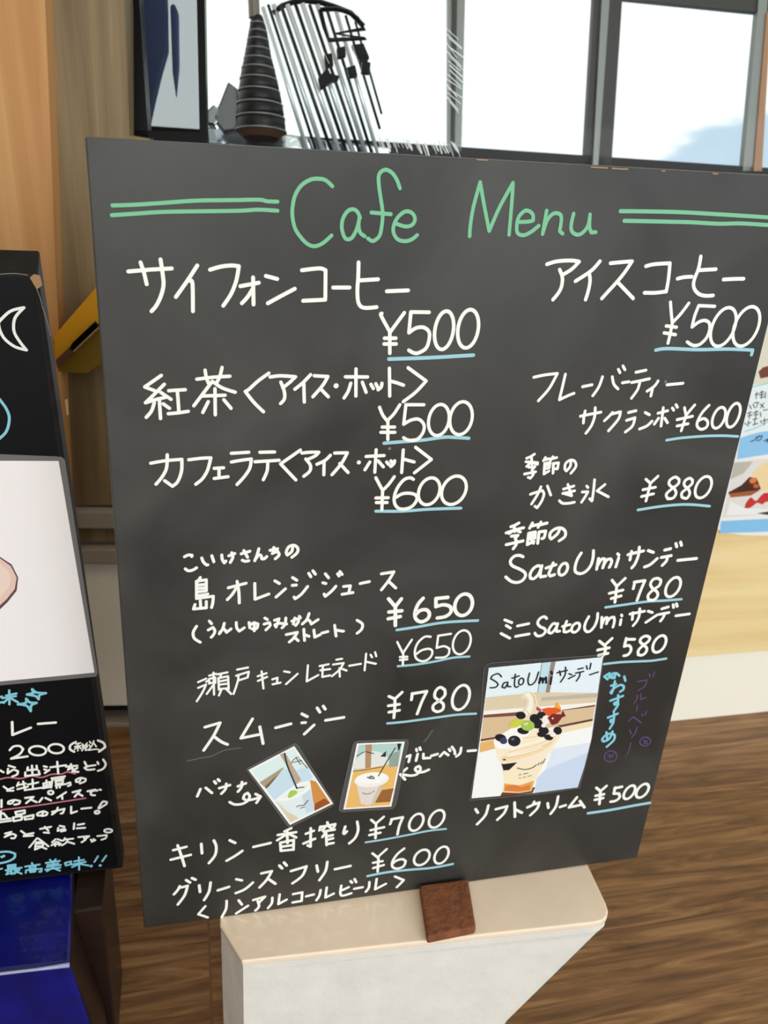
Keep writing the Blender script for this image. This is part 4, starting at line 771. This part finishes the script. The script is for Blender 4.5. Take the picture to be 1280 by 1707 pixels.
# ------------------------------------------------------------------ yellow plastic thing on the wall behind the boards
PY = PC.shift(0.03)
yl = thing('yellow_holder', 'yellow plastic holder with a black slot between the two boards', 'holder', hit(135, 622, PY))
slab('holder_plate', '88,566 160,480 186,470 186,600 160,612 146,623 96,621', PY, 0.012, M_yellow2, yl, bevel=0.001)
slab('holder_lip', '90,560 160,479 186,462 186,520 168,536 118,578 92,606', PY, 0.012, M_yellow, yl, off=0.008, bevel=0.001)
slab('slot', '116,580 120,572 158,536 164,544 122,584', PY, 0.004, M_black, yl, off=0.0125)['label'] = 'black slot'

slab('holder_wedge', '93,600 114,580 120,587 96,614', PY, 0.004, M_brownp, yl, off=0.0125)['label'] = 'brown wedge beside the slot'
slab('slot_edge', '122,585 164,545 165,547 123,587', PY, 0.003, M_wear, yl, off=0.0125)['label'] = 'pale lower edge of the slot'

# ------------------------------------------------------------------ menu board on its white block
NB = V((0.24295, -0.97003, 0.0026))
PB = Plane(EYE - NB * 0.52022, NB)
C4 = [hit(x, y, PB) for x, y in ((141, 228), (1341, 295), (1062, 1430), (240, 1548))]
ZB = 0.1905
board = thing('menu_board', 'large dark grey menu board with handwritten white drink list, propped on a white block', 'menu board', (C4[2] + C4[3]) / 2)
vs, fs = prism(C4, -PB.n * 0.012)
mesh_obj('board_panel', vs, fs, M_board, board, bevel=0.0012)
for s_ in ('985,278.5 1012,280', '1020,280.5 1032,281.5 1046,282', '1103,285 1108,285', '1188,289 1196,290', '795,266 812,267'):
    ink = Ink(PB.shift(0.0001), 0.0003)
    ink.strokes(0, 0, 1, 2.0, s_)
    ink.build('worn_edge', M_wear, board)['label'] = 'bare tan wear on the top edge'
h = {'white': 0.00030, 'green': 0.0003, 'blue': 0.00024, 'cyan': 0.0003, 'purple': 0.00022, 'pink': 0.00024}
def write(lines, plane, parent):
    for name, colr, wd, chunks in lines:
        k_ = Ink(plane, h[colr])
        for x0, y0, k, s_ in chunks: k_.strokes(x0, y0, k, wd, s_)
        o = k_.build(name, INKS[colr], parent)
        if colr in INK_LABEL: o['label'] = INK_LABEL[colr]
write(LINES, PB.shift(0.00005), board)
M_smear = simple('chalk_smear', rgb(92, 94, 92), 0.7)
ink = Ink(PB.shift(0.00003), 0.00004)
ink.strokes(310, 1220, 4.923, 2.2, '10,240 120,215 210,200 260,175 320,150 400,138 450,130')
ink.build('chalk_smear', M_smear, board)['label'] = 'faint grey smear'
ink = Ink(PB.shift(0.00003), 0.00004)
ink.strokes(550, 1220, 4.923, 2.6, '770,80 800,50 825,10 840,-10')
ink.build('chalk_smear', M_smear, board)['label'] = 'faint grey smear'

def card(name, label, film, sheet, x0, y0, k, fm=None):
    """a laminated photo: dark glossy film with the print sealed in it"""
    pl = PB.shift(0.0004)
    fr = [hit(x0 + x / k, y0 + y / k, pl) for x, y in pts(film)]
    c = sum(fr, V((0, 0, 0))) / len(fr)
    root = thing(name, label, 'photo card', c)
    vs, fs = prism(fr, -pl.n * 0.00035)
    mesh_obj('laminate', vs, fs, fm or M_film, root)['label'] = 'dark see-through film rim'
    # raised bright rim of the film
    k_ = Ink(pl, 0.0001)
    k_.strokes(x0, y0, k, 0.9, '; '.join(' '.join('%f,%f' % q for q in (a, b2)) for a, b2 in zip(pts(film), pts(film)[1:] + pts(film)[:1])))
    k_.build('film_edge', M_filmgrey, root)
    a = Art(pl.shift(0.00004), x0, y0, k)
    a.poly((250, 251, 250), sheet)
    return root, a

# big photo of the sundae
root, a = card('photo_card', 'largest photo card on the menu board, showing a fruit sundae in a cup', '86,215 92,180 112,150 150,134 700,92 1140,62 1152,74 1105,400 1075,610 1045,810 985,1060 938,1246 600,1296 0,1352 -40,1352 -38,1330 20,1000 60,600',
  '132,178 1146,82 1100,400 1072,600 1045,800 980,1060 922,1240 540,1290 -22,1338 0,1180 40,900 85,560', 790, 1080, 5.333)
a.poly((232, 246, 252), '132,178 600,132 558,400 106,440')
a.poly((232, 245, 253), '722,122 1146,82 1100,402 662,412')
a.poly((196, 228, 238), '600,134 684,125 628,455 556,440')
a.poly((120, 112, 112), '600,134 606,133 562,440 556,440')
a.poly((150, 136, 132), '684,125 726,121 664,440 626,450')
a.poly((226, 208, 178), '106,440 558,395 1100,400 1082,490 600,530 88,585')
a.poly((196, 186, 172), '600,440 1098,402 1092,440 600,470')
a.poly((250, 246, 238), '88,560 600,520 1082,485 1080,505 600,560 84,592')
a.poly((132, 74, 56), '84,596 400,570 400,602 82,622')
a.poly((120, 72, 56), '780,552 1078,506 1076,520 780,566')
a.poly((222, 194, 156), '82,624 400,602 1076,522 1056,640 700,705 58,828')
a.poly((110, 66, 50), '60,812 200,790 205,806 58,832')
a.poly((96, 60, 48), '740,692 1056,630 1055,648 770,706')
a.poly((236, 184, 116), '56,842 195,812 210,890 50,930')
a.poly((245, 226, 190), '740,712 1054,650 1048,700 760,760')
a.poly((206, 222, 246), '640,1080 1010,930 980,1060 922,1240 540,1290 560,1160')
a.poly((226, 236, 250), '700,900 1036,840 1010,930 640,1080')
a.poly((110, 60, 40), '232,1318 262,1268 500,1240 545,1240 520,1290')
a.poly((252, 238, 204), '244,1040 270,1180 256,1284 400,1290 510,1272 545,1180 600,1060 650,950 600,900 250,960')
a.poly((238, 170, 92), '268,1205 400,1222 534,1180 508,1268 400,1284 264,1276')
a.poly((226, 132, 60), '280,1228 360,1216 420,1238 500,1214 496,1262 400,1278 272,1270')
a.poly((253, 238, 212), '178,820 250,790 420,690 560,720 740,740 778,760 740,830 650,960 590,1030 252,1020 200,930', True)
a.poly((250, 222, 178), '252,965 420,930 640,850 730,800 640,900 420,985 260,1010', True)
a.poly((255, 252, 246), '180,815 290,740 400,690 500,740 420,830 340,885 240,900 190,870', True)
a.poly((236, 224, 194), '418,440 438,402 490,392 546,420 570,480 592,560 625,620 560,650 440,640 380,610 420,570 460,510 470,465 440,455', True)
a.poly((250, 244, 226), '450,410 490,400 520,440 525,520 500,580 440,600 470,540 490,470 470,440', True)
a.pen((240, 208, 160), 1.6, '300,930 420,900 560,860 720,790; 260,980 400,960 560,900 690,840; 430,800 540,790 700,760')
a.pen((255, 255, 250), 2.2, '330,900 450,860 600,820 730,770; 300,960 460,930 600,880')
a.pen((214, 190, 150), 1.2, '500,400 530,440 545,500; 470,560 500,600 560,620')
for cx, cy, rx, ry in ((416, 600, 44, 34), (540, 628, 46, 40), (600, 598, 40, 32), (560, 672, 50, 44), (436, 738, 52, 30), (620, 736, 46, 36), (744, 736, 38, 36), (236, 800, 50, 34), (664, 796, 40, 26), (600, 770, 40, 24)):
    a.ell((26, 26, 34), cx, cy, rx, ry, 8)
a.ell((54, 62, 108), 262, 826, 34, 30)
a.ell((28, 32, 42), 358, 828, 56, 48)
a.ell((104, 110, 122), 346, 812, 16, 10, -20)
for cx, cy, rx, ry in ((640, 640, 36, 40), (700, 770, 26, 22), (620, 690, 22, 18)):
    a.ell((248, 240, 236), cx, cy, rx, ry)
a.ell((206, 214, 70), 374, 672, 64, 34, -22)
a.ell((170, 200, 88), 478, 692, 60, 46)
a.ell((214, 232, 150), 462, 676, 22, 13, -20)
a.poly((232, 92, 40), '600,545 660,532 718,532 738,482 772,530 772,566 710,590 660,605 618,570')
a.poly((250, 168, 70), '716,532 738,482 772,530 768,548 740,536')
a.poly((120, 40, 36), '652,622 700,585 776,592 790,556 816,606 782,620 744,672 692,688')
a.ell((240, 220, 210), 700, 626, 8, 8)
a.poly((196, 70, 80), '552,548 560,520 600,548 590,575')
a.poly((34, 30, 34), '244,1026 262,1034 384,1018 340,1060 312,1086 262,1090')
a.ell((70, 50, 50), 270, 994, 14, 7)
a.pen((74, 64, 60), 1.6, '385,1068 450,1082 520,1066 555,1040')
a.pen((74, 64, 60), 1.2, '570,1042 580,1020; 590,1036 610,1010; 612,1030 634,985; 400,1130 420,1126; 440,1122 480,1114; 402,1158 416,1155; 438,1152 456,1148; 480,1142 490,1140; 500,1138 512,1135')
a.pen((38, 40, 48), 2.6, '245,258 215,230 165,248 150,275 200,305 215,330 190,352 145,355; 300,305 265,315 250,350 275,358 300,320; 300,305 300,345 328,345; 368,235 360,330 375,352 396,342; 338,270 402,250; o:420,300,22,30,12; 495,225 480,290 490,330 520,325 550,290 575,215; 740,222 830,200; 762,205 770,245; 815,172 810,240 770,305; 845,230 870,240; 840,275 900,245; 925,190 970,180; 905,225 975,210; 945,220 935,260 910,295; 1000,160 1008,190; 1040,138 1030,188; 1030,240 1105,215')
a.pen((22, 24, 30), 3.6, '590,265 580,315; 585,295 610,270 612,310; 615,290 640,262 642,312; 690,262 680,322; 688,212 694,232')
a.build('printed_photo', root)

root, a = card('photo_card', 'small tilted photo card with a green topped drink, left of the other drink photo', '48,228 54,215 375,44 395,38 410,50 664,455 668,470 655,485 365,632 345,632 330,615', '60,228 386,58 662,468 355,620', 400, 1230, 4.267, M_film2)
a.poly((226, 244, 244), '82,234 381,76 643,464 360,602')
a.poly((178, 160, 132), '138,318 312,206 300,235 185,358')
a.poly((120, 96, 74), '178,345 300,232 200,352 183,362')
a.poly((206, 230, 244), '188,370 310,215 380,240 480,200 520,280 440,330 300,420 240,440')
a.poly((216, 148, 76), '498,300 540,310 643,464 530,520')
a.poly((160, 84, 40), '530,470 600,430 643,464 530,520')
a.poly((196, 172, 150), '282,118 322,104 376,200 436,300 400,330 340,210')
a.pen((70, 72, 74), 1.4, '366,172 398,140 430,190; 400,140 418,138; 420,150 480,215; 366,178 440,160')
a.poly((226, 212, 186), '250,440 330,520 420,572 360,602')
a.poly((232, 243, 246), '268,448 440,408 498,366 530,480 522,520 440,550 380,535')
a.poly((208, 226, 236), '440,408 498,366 530,480 522,520 470,540')
a.poly((250, 253, 252), '255,440 330,378 420,322 490,312 498,360 440,408 350,444 272,450', True)
a.poly((240, 248, 240), '300,425 400,350 480,330 470,365 400,405', True)
a.poly((176, 210, 92), '340,418 348,392 366,374 400,376 405,396 370,420 350,428', True)
a.pen((60, 66, 62), 2.0, '412,356 455,350')
a.pen((32, 66, 62), 2.6, '316,112 335,190 360,255 405,360')
a.pen((60, 66, 90), 1.6, '402,490 430,480 455,478 484,444; 430,500 460,492')
a.build('printed_photo', root)

root, a = card('photo_card', 'small upright photo card with a white topped drink on an orange table', '800,62 812,32 832,22 1180,10 1196,20 1196,40 1110,470 1100,490 1080,505 730,526 708,518 705,490', '832,40 1172,26 1076,488 735,510', 400, 1230, 4.267, M_film2)
a.poly((240, 192, 112), '846,50 1156,38 1066,478 750,500')
a.poly((182, 216, 212), '846,50 1156,38 1128,180 805,232')
a.poly((232, 236, 232), '812,218 850,128 950,92 1040,130 1046,190', True)
a.poly((186, 146, 108), '892,48 938,46 930,212 890,218')
a.pen((50, 54, 56), 1.6, '830,130 880,100; 895,98 950,112')
a.poly((44, 46, 50), '998,132 1040,92 1036,136')
a.poly((40, 42, 44), '1118,42 1148,40 1134,88 1124,90')
a.poly((150, 170, 162), '1060,120 1138,90 1124,200 1060,210')
a.pen((110, 84, 60), 1.6, '806,238 900,226 1010,206')
a.poly((158, 104, 56), '960,462 1010,372 1094,358 1068,455')
a.poly((232, 222, 214), '828,325 858,468 900,480 954,470 1032,308')
a.poly((212, 200, 192), '954,470 1032,308 1000,320 930,474')
a.ell((250, 246, 242), 936, 298, 124, 52, -6)
a.ell((255, 255, 252), 934, 286, 110, 40, -6)
a.pen((84, 104, 92), 2.4, '905,282 930,278; 920,288 955,290; 930,272 950,280')
a.pen((72, 72, 72), 2.0, '1104,72 1050,160 985,270')
a.pen((110, 96, 90), 1.3, '872,392 900,400 935,392; 945,385 955,378')
a.build('printed_photo', root)

# the white block under the menu board
ZP = Plane((0, 0, ZB), (0, 0, 1))
FL, FR = hit(405, 1602, ZP), hit(1022, 1534, ZP)
BLv, BRv = hit(369, 1543, ZP), hit(985, 1455, ZP)
dl, dr = (BLv - FL), (BRv - FR)
BR_ = FR + dr * 2.2; BL_ = FL + dl.normalized() * dr.length * 2.4
PF = Plane(FL, (FR - FL).cross(V((0, 0, 1))))
rb = hit(856, 1707, PF)
tt = (ZB - 0.0) / (ZB - rb.z)
FRb = FR + (rb - FR) * min(tt, 1.35); FRb.z = 0.0
FLb = V((FL.x + 0.004, FL.y, 0.0))
block = thing('block_stand', 'white clay block with a cream glazed top carrying the large menu board', 'stand', V(((FL.x + FR.x) / 2, FL.y + 0.06, 0)))
BLv = FL + dl * 1.03; BL_ = BLv + dr * 1.3
def rounded(q, i, r):
    a_, p_, b2 = q[i - 1], q[i], q[(i + 1) % len(q)]
    A_, B_ = p_ + (a_ - p_).normalized() * r, p_ + (b2 - p_).normalized() * r
    arc = [A_ * (1 - t_) ** 2 + p_ * 2 * t_ * (1 - t_) + B_ * t_ ** 2 for t_ in (0, 0.25, 0.5, 0.75, 1)]
    return q[:i] + arc + q[i + 1:]
rbz = V((rb.x, rb.y, 0.0))
top = rounded([FL, FR, BR_, BL_, BLv], 1, 0.018)
midr = rounded([V((FL.x, FL.y, 0)), rbz, rbz + (BR_ - FR), V((BL_.x, BL_.y, 0)), V((BLv.x, BLv.y, 0))], 1, 0.018)
upz = (FR * 0.92 + rb * 0.08)
upr = rounded([FL, V((FR.x - 0.004, FR.y, FR.z)), BR_ + V((-0.004, 0, 0)), BL_, BLv], 1, 0.018)
bot = rounded([FLb, FRb, FRb + (BR_ - FR), FLb + (BL_ - FL), FLb + (BLv - FL)], 1, 0.018)
vs = []
for ring, z in ((top, ZB - 0.003), (top, ZB - 0.012), (upr, ZB - 0.018), (midr, rb.z), (bot, 0.0)):
    vs += [V((q.x, q.y, z)) for q in ring]
nr = len(top)
fs = [list(range(nr)), list(range(5 * nr - 1, 4 * nr - 1, -1))]
for r_ in range(4):
    for i in range(nr):
        j = (i + 1) % nr
        fs.append([r_ * nr + i, (r_ + 1) * nr + i, (r_ + 1) * nr + j, r_ * nr + j])
mesh_obj('block_body', vs, fs, M_claywhite, block)
def inset(q, d):
    c = sum(q, V((0, 0, 0))) / len(q)
    return [v_ + (c - v_).normalized() * d for v_ in q]
vs, fs = prism([V((v_.x, v_.y, ZB - 0.006)) for v_ in inset(top, -0.0008)], V((0, 0, 0.006)))
mesh_obj('glazed_top', vs, fs, M_glaze, block, bevel=0.0018, segs=3)['label'] = 'shiny cream glazed top'

# the suede stop in front of the menu board
q = [hit(x, y, Plane((0, 0, ZB + 0.001), (0, 0, 1))) for x, y in ((698, 1487), (779, 1476), (792, 1558), (711, 1575))]
vs, fs = prism(q, V((0, 0, 0.009)))
so = mesh_obj('suede_stop', vs, fs, M_suede, bevel=0.003, segs=3)
tag(so, 'rust brown suede tab on the cream block in front of the menu board', 'stop')

# ------------------------------------------------------------------ curry board at the left on its blue block
ZQ = 0.19
QP = Plane((0, 0, ZQ), (0, 0, 1))
QB = Plane((0, 0, ZQ - 0.003), (0, 0, 1))
cb = hit(205, 1447, QP)
ln = math.radians(3.4)
PL = Plane(cb, V((0.24295, -0.97003, 0)) * math.cos(ln) + V((0, 0, 1)) * math.sin(ln))
ct = hit(63, 456, PL)
lf = V((-0.97003, -0.24295, 0)) * 0.42
curry = thing('curry_board', 'black handwritten food board at the left edge, worn wooden edges', 'menu board', cb + lf * 0.5)
vs, fs = prism([ct + lf, ct, cb, cb + lf], -PL.n * 0.021)
for k_ in (4, 5): vs[k_] = vs[k_] + (ct - cb).normalized() * 0.0135
mesh_obj('board_panel', vs, fs, M_curry_edge, curry, bevel=0.0015)
sf = lambda P_: P_ + PL.n * 0.0004
i1 = (cb - ct).normalized() * 0.003 + lf.normalized() * 0.004
i2 = (ct - cb).normalized() * 0.003 + lf.normalized() * 0.004
vs, fs = prism([sf(ct + lf + (cb - ct).normalized() * 0.003), sf(ct + i1), sf(cb + i2), sf(cb + lf + (ct - cb).normalized() * 0.003)], -PL.n * 0.0008)
mesh_obj('writing_face', vs, fs, M_curry, curry)['label'] = 'smooth black writing face'
PLF = PL.shift(0.0005)
slab('chipped_edge', '108,667 112,666 114,692 111,692', PL, 0.003, M_wear, curry, off=-0.012)['label'] = 'bare tan chip'
slab('chipped_corner', '50,462 57,457 66,460 70,476 62,482 56,474', PL, 0.002, M_wear, curry, off=0.0012)['label'] = 'bare tan chip'
ink = Ink(PL.shift(0.0006), 0.0002)
ink.strokes(0, 420, 2.373, 1.5, '120,105 135,125 155,170 165,205; 165,210 185,270 200,330; 0,88 60,85 110,92')
ink.build('worn_edge', simple('grey_wear', rgb(120, 116, 110), 0.7), curry)
write(CURRY, PLF, curry)
PS = PL.shift(0.0012)
sheet = thing('photo_sheet', 'white laminated photo sheet stuck on the black food board', 'photo sheet', hit(60, 1135, PS))
slab('laminate', '-300,745 94,761 103,762 108,768 163,1122 160,1128 -300,1170', PS, 0.0005, M_filmgrey, sheet)['label'] = 'grey film rim'
ar = Art(PS.shift(0.00005), 0, 420, 2.373)
ar.poly((252, 247, 248), '-700,800 0,826 232,827 374,1664 0,1699 -700,1760')
ar.poly((96, 72, 84), '-300,1180 0,1206 46,1236 72,1288 66,1340 30,1385 0,1414 -300,1500')
ar.poly((238, 206, 190), '-300,1190 0,1212 42,1242 66,1288 58,1334 26,1374 0,1398 -300,1480')
ar.poly((246, 222, 208), '-300,1215 0,1232 30,1258 44,1290 36,1325 0,1370 -300,1440')
ar.build('printed_photo', sheet)

bf, bk = hit(116, 1608, QB), hit(121, 1462, QB)
bl = hit(0, 1622, QB)
along_f = (bl - bf).normalized() * 0.40
PQ = Plane(bf, along_f.cross(V((0, 0, 1))))
rbq = hit(151, 1707, PQ)
bfb = bf + (rbq - bf) * (bf.z / (bf.z - rbq.z)); bfb.z = 0
back = (bk - bf).normalized() * 0.13
blue = thing('block_stand', 'cobalt blue glazed block under the black food board', 'stand', V((bf.x - 0.15, bf.y + 0.05, 0)))
vs = [bf, bf + along_f, bf + along_f + back, bf + back, bfb, V((bf.x + along_f.x, bf.y + along_f.y, 0)), V((bf.x + along_f.x + back.x, bf.y + along_f.y + back.y, 0)), V((bf.x + back.x, bf.y + back.y, 0))]
fs = [[0, 1, 2, 3], [7, 6, 5, 4], [0, 4, 5, 1], [1, 5, 6, 2], [2, 6, 7, 3], [3, 7, 4, 0]]
mesh_obj('block_body', vs, fs, M_blue, blue, bevel=0.005, segs=3)
sd = V((0.97, 0.243, 0)) * 0.0015
q4 = [vs[0] + (vs[3] - vs[0]) * 0.02 + V((0, 0, -0.003)), vs[3] + V((0, 0, -0.003)), vs[7] + V((0, 0, 0.002)), vs[4] + (vs[7] - vs[4]) * 0.02 + V((0, 0, 0.002))]
v3, f3 = prism(q4, sd)
mesh_obj('bare_side', v3, f3, M_darkwood, blue)['label'] = 'dark brown unglazed side'
# glossy bead of glaze along the front edge
e0, e1 = bf + V((0, 0, -0.001)), bf + along_f + V((0, 0, -0.001))
path = [e0.lerp(e1, i / 16.0) + V((0, 0, rnd.uniform(-0.0008, 0.0006))) for i in range(17)]
vs, fs = tube(path, [0.0013 + 0.0006 * (i % 3 == 0) for i in range(17)], 8)
mesh_obj('glaze_bead', vs, fs, simple('pale_glaze', rgb(150, 160, 196), 0.1, coat=1.0), blue, smooth=True)['label'] = 'pale bead of glaze along the front edge'

ZD = Plane((0, 0, ZQ - 0.006), (0, 0, 1))
tb, ta = hit(176, 1460, ZD), hit(127, 1468, ZD)
dq = V((-0.243, 0.97, 0)) * 0.08
ta, tb = ta - dq * 0.42, tb - dq * 0.42
vs2 = [ta, tb, tb + dq, ta + dq]
vs2 += [V((v_.x, v_.y, 0)) for v_ in vs2]
o = mesh_obj('dark_box', vs2, [[0, 1, 2, 3], [7, 6, 5, 4], [0, 4, 5, 1], [1, 5, 6, 2], [2, 6, 7, 3], [3, 7, 4, 0]], M_darkwood, bevel=0.002)
tag(o, 'dark brown box behind the blue block, under the right end of the food board', 'box')
